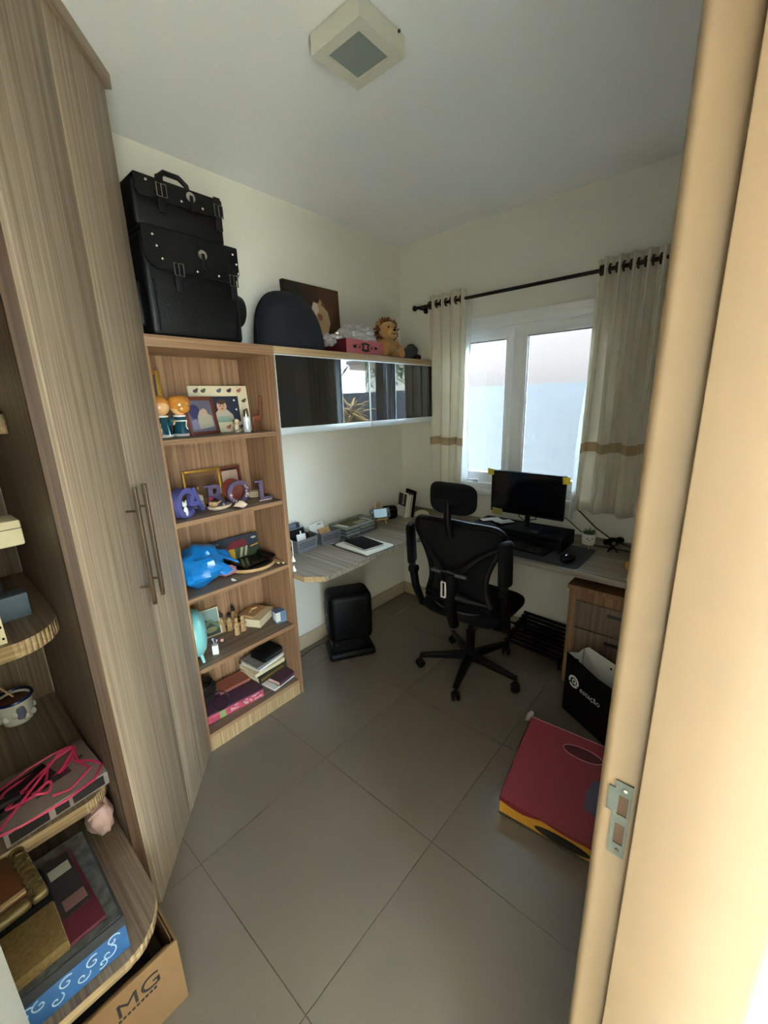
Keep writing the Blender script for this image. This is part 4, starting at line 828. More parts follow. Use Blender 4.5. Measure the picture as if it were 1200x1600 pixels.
studs(lg, [(-0.175, -0.02, 0.345), (-0.165, -0.02, 0.31), (-0.15, -0.02, 0.27), (-0.02, -0.022, 0.25), (0.07, -0.022, 0.25), (0.145, -0.02, 0.345), (0.158, -0.02, 0.31), (0.163, -0.02, 0.275)])
for x in (-0.185, 0.145): b = NB(); tube(b, [(x, -0.001, 0.02), (x, -0.002, 0.2)], 0.003, 6); mk('seam', b, 'leather', lg)
b = NB(); lathe(b, [(0, 0), (0.05, 0.002), (0.068, 0.012), (0.072, 0.03), (0.066, 0.05), (0, 0.052)], 24, M=Matrix.Translation((0.170, 0.10, 0.15)) @ Matrix.Rotation(R(90), 4, 'Y')); mk('end_pocket', b, 'leather', lg)
b = NB(); box(b, -0.235, -0.21, 0.05, 0.22, 0.04, 0.2, bev=0.012); mk('side_pocket', b, 'leather', lg)
b = NB(); tube(b, [(-0.232, 0.06, 0.09), (-0.245, 0.09, 0.09), (-0.245, 0.09, 0.15), (-0.232, 0.06, 0.15)], 0.003, 6, closed=True); mk('ring', b, 'chrome', lg)
sm = thing('leather_satchel', 'smaller black leather buckled bag stacked on the large one', 'leather bag', (0.335, -1.73, TZ+0.378), R(90))
b = NB(); box(b, -0.20, 0.152, 0.01, 0.25, 0, 0.155, bev=0.018, seg=3); mk('body', b, 'leather', sm)
fp = flap(sm, 0.166, 0.25, 0.0, 0.160, 0.095, 0.02); fp.location = (-0.022, 0, 0)
buckle(sm, -0.10, -0.006, 0.125, strap=0.07); buckle(sm, 0.122, -0.006, 0.118, strap=0.07); concho(sm, 0.012, -0.008, 0.135); studs(sm, [(-0.15, -0.008, 0.145), (-0.028, -0.01, 0.11), (0.055, -0.01, 0.108)])
b = NB(); tube(b, [(-0.085, 0.055, 0.158), (-0.08, 0.05, 0.192), (-0.055, 0.048, 0.213), (0.0, 0.048, 0.213), (0.03, 0.05, 0.195), (0.04, 0.055, 0.158)], 0.010, 8); mk('carry_handle', b, 'leather', sm)
# navy dome bag
nv = thing('helmet_bag', 'navy blue domed cloth bag beside the leather bags', 'bag', (0.20, -1.185, TZ), R(90))
b = NB()
def df(u, v):
    a = 2*PI*u; q = math.sin(PI/2*v)
    x = 0.212*math.cos(a)*math.cos(PI/2*v)**0.72; y = 0.125*math.sin(a)*math.cos(PI/2*v)**0.6; z = 0.285*q
    x -= 0.035*v*v; n = mnoise.noise(Vector((x*9, y*9, z*7)))*0.008
    return Vector((x+n, y+n, z))
sheet(b, df, 40, 16, closed_u=True); bmesh.ops.remove_doubles(b, verts=b.verts, dist=1e-4); mk('body', b, 'navy_cloth', nv, smooth=80)
b = NB(); tube(b, [df(0.0+0.5*i/20, 0.0)*1.0+Vector((0, 0, 0.012)) if False else Vector((0.205*math.cos(PI*i/20)-0.04*math.sin(PI*i/20), 0.0, 0.004+0.27*math.sin(PI*i/20)**0.75)) for i in range(21)], 0.005, 6); mk('seam_piping', b, 'black_fabric', nv)
# canvas painting (generic still life colours)
cv = thing('canvas_painting', 'dark brown canvas painting leaning behind the navy bag', 'painting', (0.045, -0.87, TZ), (R(-2), 0, R(90)))
bx('canvas', (-0.21, 0.21, 0.0, 0.025, 0.0, 0.405), 'wicker_dark', cv)
flatpic('picture', cv, 0.418, 0.403, '#3a2418', [('p', [(-0.209, 0.2), (-0.05, 0.25), (-0.1, 0.403), (-0.209, 0.403)], '#262019'), ('p', [(0.02, 0.403), (0.209, 0.403), (0.209, 0.15), (0.09, 0.2), (0.05, 0.33)], '#4b2b17'),
    ('p', [(-0.03, 0.19), (0.0, 0.31), (0.035, 0.31), (0.055, 0.34), (0.075, 0.30), (0.11, 0.27), (0.125, 0.21), (0.10, 0.14), (0.05, 0.12)], '#b0916a'), ('p', [(-0.02, 0.27), (0.0, 0.315), (0.03, 0.31), (0.04, 0.27), (0.01, 0.24)], '#cbbca6'), ('p', [(0.06, 0.3), (0.072, 0.335), (0.09, 0.30)], '#6b4a2c'), ('e', 0.045, 0.235, 0.02, 0.02, '#8a4a3c')], y=-0.001)
# pink carved tray and plastic bag
pt = thing('carved_box', 'open pink wooden box with cut out scrollwork', 'box', (0.325, -0.74, TZ), R(90))
b = NB(); W2, D2, H2, k_ = 0.155, 0.235, 0.082, 0.007
for d in ((-W2, W2, 0.0, k_, 0, H2), (-W2, W2, D2-k_, D2, 0, H2), (-W2, -W2+k_, k_, D2-k_, 0, H2), (W2-k_, W2, k_, D2-k_, 0, H2), (-W2, W2, k_, D2-k_, 0, 0.006)): box(b, *d)
fo = mk('walls', b, 'red_lacquer', pt, smooth=0)
b = NB(); box(b, -W2-0.0006, -W2, 0.002, D2, 0.001, H2-0.001); mk('dark_side', b, 'dark_red', fo, smooth=0)
b = NB()
f = b.faces.new([b.verts.new((0.105*math.cos(2*PI*i/32)*(1 if abs(math.sin(2*PI*i/32)) < 0.7 else 0.95), -0.0008, 0.042+0.026*math.sin(2*PI*i/32)*(0.75+0.25*math.cos(8*PI*i/32)))) for i in range(32)]); ct = mk('cut_out', b, 'wicker_dark', fo, smooth=0)
for cx in (-0.052, 0.052):
    for rr in (0.021, 0.011): b = NB(); tube(b, [(cx+rr*math.cos(2*PI*i/20), -0.002, 0.04+rr*0.85*math.sin(2*PI*i/20)) for i in range(20)], 0.0032, 6, closed=True); mk('scroll', b, 'red_lacquer', ct)
b = NB(); box(b, -0.012, 0.012, -0.004, -0.0005, 0.03, 0.055, bev=0.002); mk('scroll', b, 'red_lacquer', ct)
def blob(bm, f, nu=40, nv=20): sheet(bm, f, nu, nv, closed_u=True); bmesh.ops.remove_doubles(bm, verts=bm.verts, dist=1e-4)
def crumple(cx, cy, cz, rx, ry, rz, amp, fr, seed):
    def f(u, v):
        a = 2*PI*u; d = Vector((math.cos(a)*math.sin(PI*v), math.sin(a)*math.sin(PI*v), -math.cos(PI*v)))
        n = mnoise.noise(d*fr+Vector((seed, 0, 0)))+0.6*abs(mnoise.noise(d*fr*2.3+Vector((0, seed, 0)))); k = 1+amp*n
        return Vector((cx+rx*d.x*k, cy+ry*d.y*k, cz+rz*d.z*k))
    return f
pg = thing('plastic_bag', 'crumpled clear white plastic bag in the pink box', 'plastic bag', (0.215, -0.78, TZ+0.008), R(90))
b = NB(); blob(b, crumple(0.04, -0.03, 0.10, 0.125, 0.085, 0.065, 0.35, 3.5, 3), 60, 30); mk('bag', b, 'thin_plastic', pg, smooth=25)
b = NB(); blob(b, crumple(-0.10, 0.03, 0.075, 0.085, 0.06, 0.032, 0.35, 3.5, 8), 50, 24); mk('loose_end', b, 'thin_plastic', pg, smooth=25)
# plush lion
ln = thing('plush_lion', 'brown plush lion with shaggy mane on the wall cabinet', 'soft toy', (0.225, -0.435, TZ), R(68))
b = NB(); ell(b, (0, 0, 0.065), (0.075, 0.065, 0.07), 20, 12); mk('body', b, 'plush_tan', ln)
b = NB(); ell(b, (0.01, -0.015, 0.17), (0.062, 0.055, 0.06), 20, 12); hd = mk('head', b, 'plush_tan', ln)
b = NB()
for k in range(220):
    a = random.uniform(0, 2*PI); e = random.uniform(-0.9, 1.35); d = Vector((math.cos(a)*math.cos(e), math.sin(a)*math.cos(e), math.sin(e)))
    if d.y < -0.35 and d.z < 0.75: continue
    p = Vector((0.005, 0.0, 0.172))+Vector((d.x*0.06, d.y*0.052, d.z*0.058)); q = p+d*random.uniform(0.018, 0.034)+Vector((0, 0, random.uniform(-0.012, 0.006)))
    tube(b, [p, (p+q)/2, q], [0.008, 0.006, 0.001], 5)
mk('mane', b, 'plush_mane', ln, kind='stuff')
b = NB(); ell(b, (0.012, -0.068, 0.155), (0.036, 0.03, 0.026), 16, 10); mz = mk('muzzle', b, 'plush_cream', hd)
b = NB(); ell(b, (0.012, -0.097, 0.166), (0.011, 0.006, 0.008), 10, 6); mk('nose', b, 'wicker_dark', mz)
b = NB(); tube(b, [(-0.008, -0.094, 0.146), (0.012, -0.098, 0.142), (0.032, -0.094, 0.148)], 0.0025, 6); mk('mouth', b, 'dark_red', mz)
for x in (-0.012, 0.036): b = NB(); ell(b, (x, -0.062, 0.188), (0.006, 0.004, 0.007), 10, 6); mk('eye', b, 'black_plastic', hd)
for x in (-0.05, 0.07): b = NB(); ell(b, (x, 0.0, 0.215), (0.018, 0.01, 0.018), 12, 8); mk('ear', b, 'plush_tan', hd)
for s_ in (-1, 1): b = NB(); tube(b, [(s_*0.055, -0.02, 0.10), (s_*0.08, -0.05, 0.06), (s_*0.07, -0.075, 0.022)], [0.022, 0.021, 0.021], 10); ell(b, (s_*0.07, -0.08, 0.022), 0.022, 10, 8); mk('arm', b, 'plush_tan', ln)
for s_ in (-1, 1): b = NB(); tube(b, [(s_*0.04, -0.03, 0.028), (s_*0.06, -0.085, 0.028)], [0.028, 0.026], 10); ell(b, (s_*0.06, -0.09, 0.03), (0.028, 0.02, 0.03), 12, 8); mk('leg', b, 'plush_tan', ln)
cp = thing('beret', 'dark grey rounded beret lying beside the plush lion', 'hat', (0.302, -0.300, TZ), R(82))
b = NB()
ell(b, (0, 0, 0.04), (0.085, 0.05, 0.038), 20, 12, M=Matrix.Rotation(R(-22), 4, 'Y')); mk('crown', b, 'dark_grey', cp)
b = NB(); ell(b, (0.05, 0.02, 0.052), (0.05, 0.035, 0.05), 16, 10, M=Matrix.Rotation(R(20), 4, 'Y')); mk('brim', b, mat('charcoal_cloth', '#26262b', 0.9), cp)
rbn = thing('red_bow', 'small dark red cloth bow at the end of the wall cabinet', 'bow', (0.285, -0.175, TZ), R(80))
b = NB(); ell(b, (-0.015, 0, 0.022), (0.018, 0.014, 0.02), 12, 8, M=Matrix.Rotation(R(30), 4, 'Y')); ell(b, (0.015, 0, 0.022), (0.018, 0.014, 0.02), 12, 8, M=Matrix.Rotation(R(-30), 4, 'Y')); mk('loops', b, 'dark_red', rbn); b = NB(); ell(b, (0, -0.006, 0.022), 0.008, 10, 6); mk('knot', b, 'plum', rbn)

# ================================================================== BOOKCASE CONTENTS
S1, S2, S3, S4, S5 = [z+0.0005 for z in SH]
def frame(label, loc, rz, w, h, fw, tilt, fm, bgc, shapes, dep=0.016, name='picture_frame', mat_w=0, matc=None, cat='frame'):
    t = thing(name, label, cat, loc, (R(-tilt), 0, rz)); b = NB()
    for d in ((-w/2, -w/2+fw, 0, h), (w/2-fw, w/2, 0, h), (-w/2+fw, w/2-fw, 0, fw), (-w/2+fw, w/2-fw, h-fw, h)): box(b, d[0], d[1], 0, dep, d[2], d[3], bev=0.002)
    mk('border', b, fm, t)
    iw, ih = w-2*fw, h-2*fw
    if matc:
        bx('mount', (-iw/2, iw/2, 0.005, 0.008, fw, h-fw), matc, t, smooth=0)
    flatpic('photo', t, iw-2*mat_w, ih-2*mat_w, bgc, shapes, y=0.0045 if matc else 0.006, z0=fw+mat_w); bx('backing', (-iw/2, iw/2, 0.0085, dep-0.001, fw, h-fw), 'card_dark', t, smooth=0)
    return t
# shelf 1
frame('gold framed picture half hidden behind the wardrobe', (0.128, -1.925, S1), R(80), 0.15, 0.285, 0.018, 4, 'gold', '#4a3a30', [('e', 0.01, 0.12, 0.03, 0.05, '#7d4a55'), ('e', -0.02, 0.15, 0.025, 0.03, '#8f867c')])
frame('reddish wood frame holding a family photo on the top shelf', (0.195, -1.705, S1), R(104), 0.17, 0.175, 0.016, 11, 'red_wood', '#6b6673', [('e', -0.03, 0.09, 0.03, 0.035, '#3b3560'), ('p', [(-0.03, 0.01), (0.06, 0.02), (0.06, 0.07), (0.0, 0.1), (-0.02, 0.07)], '#b4aa94'), ('e', 0.02, 0.085, 0.018, 0.02, '#c9a58a'), ('p', [(-0.06, 0.01), (-0.02, 0.01), (-0.03, 0.06), (-0.06, 0.05)], '#8d86a0')])
cf = frame('cream frame with paper animals around a baby photo', (0.143, -1.583, S1), R(82), 0.285, 0.225, 0.05, 8, 'cream_paper', '#1c2233', [('p', [(-0.05, 0.0), (0.06, 0.0), (0.055, 0.035), (0.03, 0.06), (-0.015, 0.06), (-0.04, 0.035)], '#b9ab98'), ('e', 0.005, 0.078, 0.024, 0.028, '#c99a7c'), ('p', [(-0.03, 0.0), (0.05, 0.0), (0.04, 0.03), (-0.02, 0.03)], '#8ca08c'), ('e', 0.005, 0.098, 0.02, 0.012, '#4a3226'), ('e', -0.002, 0.08, 0.003, 0.003, '#2a1a14'), ('e', 0.014, 0.08, 0.003, 0.003, '#2a1a14'), ('e', 0.006, 0.066, 0.007, 0.003, '#8a3a34'), ('e', -0.06, 0.11, 0.005, 0.005, '#cfd3cf'), ('e', 0.07, 0.105, 0.005, 0.005, '#cfd3cf'), ('e', -0.055, 0.06, 0.005, 0.005, '#cfd3cf'), ('e', 0.075, 0.06, 0.005, 0.005, '#cfd3cf')])
for k, (x, z, c) in enumerate(((-0.11, 0.2, 'plum'), (-0.075, 0.2, 'olive'), (0.0, 0.2, 'slate_blue'), (0.05, 0.2, 'plum'), (0.1, 0.2, 'salmon'), (0.118, 0.15, 'olive'), (0.118, 0.1, 'brown_leather'), (-0.118, 0.15, 'plum'), (-0.05, 0.024, 'olive'), (0.02, 0.024, 'salmon'), (0.08, 0.022, 'plum'))):
    b = NB(); ell(b, (x, -0.002, z), (0.011, 0.003, 0.008), 10, 6); ell(b, (x+0.008, -0.003, z+0.007), (0.006, 0.003, 0.006), 8, 6); mk('paper_animal', b, c, cf)
def child_fig(label, loc, rz, turn, girl):
    t = thing('ceramic_child', label, 'figurine', loc, rz, 'ceramic children figurines')
    b = NB(); lathe(b, [(0, 0), (0.040, 0), (0.043, 0.006), (0.042, 0.012), (0, 0.012)], 24); mk('base', b, 'ceramic_white', t)
    b = NB(); lathe(b, [(0, 0.012), (0.041, 0.012), (0.038, 0.03), (0.033, 0.055), (0.030, 0.075), (0.024, 0.088), (0, 0.09)], 24); mk('dress', b, 'ceramic_teal', t)
    b = NB(); lathe(b, [(0.022, 0.084), (0.031, 0.086), (0.032, 0.092), (0.022, 0.096)], 20); mk('collar', b, 'ceramic_white', t)
    b = NB(); ell(b, (0, 0, 0.131), (0.042, 0.042, 0.041), 24, 14); hd = mk('head', b, 'ceramic_skin', t)
    b = NB(); ell(b, (0.0, -0.002 if girl else 0.004, 0.138), (0.044, 0.044, 0.041), 24, 14)
    if girl:
        for s_ in (-1, 1): ell(b, (s_*0.016, 0.0, 0.150), (0.030, 0.036, 0.028), 14, 10)
        ell(b, (0, -0.03, 0.122), (0.03, 0.02, 0.022), 14, 10)
    mk('hair', b, 'ceramic_hair', hd)
    for s_ in (-1, 1): b = NB(); tube(b, [(s_*0.028, 0.0, 0.08), (s_*0.04, -0.012 if not girl else 0.01, 0.065), (s_*0.03, -0.03 if not girl else 0.02, 0.058)], [0.012, 0.012, 0.01], 10); mk('sleeve', b, 'ceramic_teal', t)
    if girl:
        b = NB(); tube(b, [(0.034*math.cos(2*PI*i/20), 0.034*math.sin(2*PI*i/20), 0.068) for i in range(20)], 0.003, 6, closed=True); tube(b, [(0.004, -0.034, 0.068), (-0.003, -0.038, 0.045), (0.002, -0.041, 0.03)], 0.0025, 6); tube(b, [(0.006, -0.034, 0.068), (0.014, -0.037, 0.045), (0.013, -0.041, 0.028)], 0.0025, 6); mk('sash', b, 'ceramic_white', t)
    else:
        b = NB(); ell(b, (0.042, -0.012, 0.062), (0.013, 0.012, 0.013), 12, 8); mk('hand', b, 'ceramic_skin', t)
        b = NB(); ell(b, (-0.022, -0.036, 0.03), (0.016, 0.014, 0.022), 12, 8); ell(b, (-0.022, -0.038, 0.055), (0.012, 0.012, 0.012), 12, 8); mk('toy_bear', b, 'ceramic_white', t)
child_fig('ceramic child in teal holding a white toy, beside the wardrobe', (0.165, -1.888, S1), R(80), 0, False)
child_fig('ceramic child in teal seen from behind with white sash', (0.165, -1.80, S1), R(95), 0, True)
dg = thing('dog_figurine', 'tiny pale dog figurine before the baby photo', 'figurine', (0.225, -1.566, S1), R(75))
b = NB(); ell(b, (0, 0, 0.022), (0.014, 0.013, 0.02), 14, 10); ell(b, (0.006, -0.01, 0.008), (0.009, 0.014, 0.008), 10, 8); ell(b, (-0.006, -0.01, 0.008), (0.009, 0.014, 0.008), 10, 8); mk('body', b, 'shell', dg)
b = NB(); ell(b, (0, -0.004, 0.052), (0.013, 0.013, 0.013), 14, 10); ell(b, (0, -0.016, 0.049), (0.006, 0.007, 0.005), 10, 6); hd = mk('head', b, 'shell', dg)
for s_ in (-1, 1): b = NB(); ell(b, (s_*0.012, 0, 0.054), (0.004, 0.007, 0.011), 10, 6); mk('ear', b, 'brown_leather', hd)
bt = thing('spray_bottle', 'small silver spray bottle on the top shelf', 'bottle', (0.25, -1.525, S1), 0)
b = NB(); lathe(b, [(0, 0), (0.0165, 0), (0.0175, 0.003), (0.0175, 0.062), (0.014, 0.072), (0.009, 0.075), (0, 0.075)], 20); mk('body', b, 'white_plastic', bt); b = NB(); lathe(b, [(0, 0.075), (0.011, 0.075), (0.011, 0.10), (0.009, 0.103), (0, 0.103)], 18); mk('cap', b, 'chrome', bt); b = NB(); lathe(b, [(0.0178, 0.018), (0.0178, 0.052)], 20); mk('label_band', b, 'aluminium', bt)
gf = thing('giraffe_figurine', 'thin brown wooden giraffe on the top shelf', 'figurine', (0.262, -1.476, S1), R(96))
b = NB(); ell(b, (0.0, 0, 0.065), (0.028, 0.011, 0.017), 14, 10); gb = mk('body', b, mat('giraffe', '#6e3a1f', 0.5, var=0.5, vscale=90), gf)
for x in (-0.02, 0.02):
    for y in (-0.005, 0.005): b = NB(); tube(b, [(x, y, 0.0), (x*0.95, y, 0.06)], 0.0035, 6); mk('leg', b, 'giraffe', gf)
b = NB(); tube(b, [(0.02, 0, 0.07), (0.028, 0, 0.11), (0.03, 0, 0.155)], [0.013, 0.010, 0.008], 8); mk('neck', b, 'giraffe', gf)
b = NB(); ell(b, (0.036, 0, 0.16), (0.015, 0.009, 0.009), 10, 8); tube(b, [(0.03, 0.003, 0.163), (0.029, 0.004, 0.175)], 0.0015, 5); tube(b, [(0.03, -0.003, 0.163), (0.029, -0.004, 0.175)], 0.0015, 5); mk('head', b, 'giraffe', gf)
# shelf 2 : letters
def letter(ch, name, label, loc, rz, size, m, ext, deco, lean=0):
    t = thing(name, label, 'letter', loc, (R(-lean), 0, rz), 'decorated name letters'); t2 = text('letter_body', ch, size, m, t, (0, 0, 0), FRONT, extrude=ext, align='CENTER', offset=size*0.022)
    zmin = min((v.co.y for v in t2.data.vertices)); t2.location = (0, 0, -zmin)
    for v in []: pass
    return t
lt = letter('C', 'letter_c', 'violet letter C with a white cat', (0.285, -1.905, S2), R(124), 0.175, 'lilac', 0.02, 0)
b = NB(); ell(b, (0.0, -0.015, 0.028), (0.014, 0.008, 0.024), 14, 10); ell(b, (-0.004, -0.016, 0.062), (0.013, 0.008, 0.011), 14, 10)
for s_ in (-1, 1): tube(b, [(-0.004+s_*0.008, -0.016, 0.068), (-0.004+s_*0.012, -0.016, 0.08)], [0.005, 0.0008], 6)
mk('white_cat', b, 'ceramic_white', lt)
letter('A', 'letter_a', 'violet letter A leaning on the letter C', (0.225, -1.825, S2), R(116), 0.16, 'lilac', 0.010, 0)
def serif(t, x0, x1, z, m): bx('serif', (x0, x1, -0.0075, 0.0075, z, z+0.008), m, t, bev=0.001)
lt = letter('R', 'letter_r', 'mauve letter R with a pink flower', (0.200, -1.705, S2), R(92), 0.15, 'mauve', 0.007, 0)
serif(lt, -0.056, -0.02, 0.0, 'mauve'); serif(lt, -0.056, -0.03, 0.101, 'mauve'); b = NB()
for k in range(5): ell(b, (-0.03+0.007*math.cos(k*1.257), -0.010, 0.045+0.007*math.sin(k*1.257)), (0.005, 0.003, 0.005), 8, 6)
mk('flower', b, 'pink_cable', lt)
lt = letter('O', 'letter_o', 'mauve letter O with painted blossoms', (0.235, -1.605, S2), R(92), 0.155, 'mauve', 0.007, 0)
b = NB()
for k in range(26): a = random.choice((random.uniform(170, 260), random.uniform(-30, 40))); a = R(a); ell(b, (0.047*math.cos(a)+random.uniform(-0.007, 0.007), -0.0085, 0.056+0.048*math.sin(a)+random.uniform(-0.007, 0.007)), (0.004, 0.002, 0.004), 6, 5)
mk('blossoms', b, 'pink_cloth', lt, kind='stuff')
lt = letter('L', 'letter_l', 'mauve letter L at the right end of the shelf', (0.285, -1.49, S2), R(84), 0.145, 'mauve', 0.007, 0)
serif(lt, -0.05, -0.012, 0.098, 'mauve'); serif(lt, 0.036, 0.044, 0.012, 'mauve'); b = NB()
for k in range(9): ell(b, (-0.032+0.008*k, -0.009, 0.004), (0.004, 0.003, 0.004), 8, 6)
mk('pearl_trim', b, 'shell', lt)
frame('gold framed picture leaning behind the letters', (0.118, -1.712, S2), R(86), 0.185, 0.175, 0.012, 6, 'gold', '#6e4a26', [('r', -0.06, 0.06, 0.02, 0.13, '#59391c')])
frame('dark wood frame with a pinned pale letter', (0.116, -1.565, S2), R(92), 0.125, 0.172, 0.01, 5, 'red_wood', '#3a1c16', [('r', -0.045, 0.045, 0.015, 0.14, '#b99a86'), ('e', -0.042, 0.14, 0.005, 0.005, '#b02a2a'), ('e', 0.042, 0.14, 0.005, 0.005, '#b02a2a')])
pl = thing('red_plate', 'round red plate behind the letter O', 'plate', (0.155, -1.583, S2), (R(-12), 0, R(90)))
b = NB(); lathe(b, [(0, 0), (0.05, 0), (0.057, 0.004), (0.056, 0.007), (0.048, 0.004), (0, 0.003)], 28, M=Matrix.Translation((0, 0, 0.057)) @ Matrix.Rotation(R(90), 4, 'X') @ Matrix.Translation((0, 0, -0.004))); mk('dish', b, mat('brick_red', '#8e3a28', 0.5), pl); b = NB(); lathe(b, [(0.03, 0), (0.034, 0.0008), (0.036, 0)], 28, M=Matrix.Translation((0, -0.0055, 0.057)) @ Matrix.Rotation(R(90), 4, 'X')); mk('ring_print', b, 'salmon', pl)
hb = thing('hand_bell', 'small brass and white bell behind letter A', 'bell', (0.150, -1.765, S2), 0)
b = NB(); lathe(b, [(0.028, 0), (0.026, 0.006), (0.021, 0.03), (0.019, 0.055), (0.014, 0.062), (0, 0.064)], 20); mk('bell_body', b, 'shell', hb); b = NB(); lathe(b, [(0.0215, 0.028), (0.0225, 0.031), (0.0215, 0.034)], 20); mk('band', b, 'gold', hb); b = NB(); lathe(b, [(0.003, 0.062), (0.003, 0.085), (0.007, 0.092), (0.005, 0.1), (0, 0.104)], 14); mk('grip', b, 'gold', hb)
tr = thing('shell_dish', 'oval shell dish holding a small bird', 'dish', (0.275, -1.728, S2), R(88))
b = NB(); lathe(b, [(0, 0), (0.03, 0), (0.05, 0.008), (0.062, 0.02), (0.058, 0.021), (0.046, 0.011), (0, 0.006)], 28, sy=0.5); mk('dish', b, 'shell', tr)
b = NB(); ell(b, (-0.028, -0.004, 0.03), (0.018, 0.012, 0.012), 12, 8); ell(b, (-0.044, -0.004, 0.038), (0.009, 0.008, 0.008), 10, 8); tube(b, [(-0.015, -0.003, 0.033), (0.008, -0.002, 0.04)], [0.006, 0.002], 6); mk('bird', b, 'carved_wood', tr)
b = NB()
for k in range(10): ell(b, (random.uniform(-0.01, 0.04), random.uniform(-0.012, 0.012), 0.018+random.uniform(0, 0.008)), (0.008, 0.006, 0.006), 8, 6)
mk('pebbles', b, 'mauve', tr, kind='stuff')
sh_ = thing('seashell', 'pale fan shaped seashell at the shelf edge', 'seashell', (0.318, -1.645, S2), R(80))
b = NB(); sheet(b, lambda u, v: Vector((0.038*(2*u-1)*math.sin(PI*v*0.5)**0.8*(1-0.08*math.cos(22*u)), -0.022+0.044*v, 0.03*math.sin(PI*min(v*0.9+0.05, 1))*(1-(2*u-1)**2*0.8)+0.0012*math.sin(44*u)+0.0015)), 36, 12); o = mk('valve', b, 'shell', sh_, smooth=70); solidify(o, 0.0015); b = NB(); ell(b, (0, -0.02, 0.005), (0.012, 0.006, 0.005), 10, 6); mk('hinge', b, 'pink_cloth', sh_)
bs = thing('wicker_boat', 'small pale wicker boat basket behind letter L', 'basket', (0.175, -1.478, S2), R(92))
b = NB(); lathe(b, [(0, 0), (0.025, 0), (0.036, 0.012), (0.042, 0.03), (0.037, 0.03), (0.03, 0.012), (0, 0.005)], 24, sy=0.55); mk('hull', b, 'carved_wood', bs)
for z in (0.01, 0.02, 0.03): b = NB(); r_ = 0.0335+0.0085*(z/0.03); tube(b, [(r_*math.cos(2*PI*i/24), 0.55*r_*math.sin(2*PI*i/24), z) for i in range(24)], 0.003, 6, closed=True); mk('woven_band', b, 'cream_paper', bs)
cb = thing('coral_branch', 'white branching coral beside the wardrobe edge', 'coral', (0.235, -1.955, S2), R(70))
b = NB(); tube(b, [(0, 0, 0), (0.002, 0, 0.05), (0.0, 0, 0.1)], [0.012, 0.008, 0.006], 8); tube(b, [(0, 0, 0.06), (0.018, 0, 0.09), (0.02, 0, 0.12)], [0.006, 0.005, 0.002], 6); tube(b, [(0, 0, 0.1), (-0.01, 0, 0.12), (0.004, 0, 0.145)], [0.005, 0.004, 0.001], 6); tube(b, [(0.01, 0, 0.078), (0.03, 0, 0.075)], [0.005, 0.002], 6); mk('branch', b, 'pink_cloth', cb); b = NB(); lathe(b, [(0, 0), (0.02, 0), (0.018, 0.008), (0, 0.009)], 14); mk('foot', b, 'carved_wood', cb)
# shelf 3
hp = thing('house_painting', 'naive painting of a yellow house with red roof', 'painting', (0.125, -1.60, S3), (R(-9), 0, R(85)))
bx('panel', (-0.14, 0.14, 0, 0.008, 0, 0.145), 'wicker_dark', hp)
flatpic('picture', hp, 0.278, 0.143, '#232a38', [('r', -0.139, 0.139, 0.0, 0.06, '#2f3a17'), ('p', [(-0.139, 0.07), (-0.03, 0.085), (-0.03, 0.06), (-0.139, 0.05)], '#4c4a1c'), ('p', [(-0.139, 0.085), (-0.04, 0.095), (-0.04, 0.088), (-0.139, 0.075)], '#b58b22'), ('p', [(-0.045, 0.035), (0.0, 0.02), (0.0, 0.08), (-0.02, 0.10), (-0.045, 0.085)], '#c79a1e'), ('p', [(0.0, 0.02), (0.075, 0.035), (0.075, 0.085), (0.0, 0.08)], '#3b4a2c'), ('p', [(-0.05, 0.085), (0.0, 0.08), (0.08, 0.088), (0.06, 0.125), (-0.01, 0.12)], '#6e1420'), ('p', [(0.02, 0.028), (0.035, 0.03), (0.05, 0.08), (0.035, 0.08)], '#b8b08c'), ('p', [(0.048, 0.03), (0.06, 0.032), (0.075, 0.082), (0.062, 0.082)], '#b8b08c'), ('p', [(0.09, 0.07), (0.139, 0.078), (0.139, 0.085), (0.09, 0.078)], '#b58b22'), ('e', 0.115, 0.12, 0.015, 0.006, '#b3aa9a'), ('e', -0.095, 0.125, 0.018, 0.004, '#8f8f8c')], y=-0.0008)
wt = thing('round_tray', 'round light wood tray under the black tray', 'tray', (0.205, -1.565, S3), 0)
b = NB(); lathe(b, [(0, 0), (0.118, 0), (0.125, 0.006), (0.126, 0.02), (0.119, 0.02), (0.117, 0.007), (0, 0.006)], 40); mk('tray_body', b, 'light_wood', wt); b = NB(); lathe(b, [(0, 0.0062), (0.112, 0.0062), (0.112, 0.0075), (0, 0.0075)], 36); mk('inlay', b, 'olive', wt)
bt2 = thing('black_tray', 'rectangular glossy black tray on the round wooden tray', 'tray', (0.200, -1.568, S3+0.0215), (R(0), R(0), R(6)))
b = NB(); pp_ = []
for cx, cy, a0 in ((0.078, -0.075, -90), (0.078, 0.075, 0), (-0.078, 0.075, 90), (-0.078, -0.075, 180)):
    for i in range(5): a = R(a0+22.5*i); pp_.append((cx+0.03*math.cos(a), cy+0.03*math.sin(a)))
n = len(pp_); lv = []
for sc, z in ((0.86, 0.0), (1.0, 0.022), (0.97, 0.022), (0.84, 0.003)): lv.append([b.verts.new((x*sc, y*sc, z)) for x, y in pp_])
for A, B in zip(lv, lv[1:]):
    for j in range(n): b.faces.new((A[j], A[(j+1) % n], B[(j+1) % n], B[j]))
b.faces.new(lv[0][::-1]); b.faces.new(lv[-1]); mk('tray_body', b, mat('black_gloss', '#060607', 0.12), bt2, smooth=40)
b = NB(); tube(b, [(x*0.985, y*0.985, 0.0225) for x, y in pp_], 0.0018, 5, closed=True); mk('rim', b, 'black_plastic', bt2)
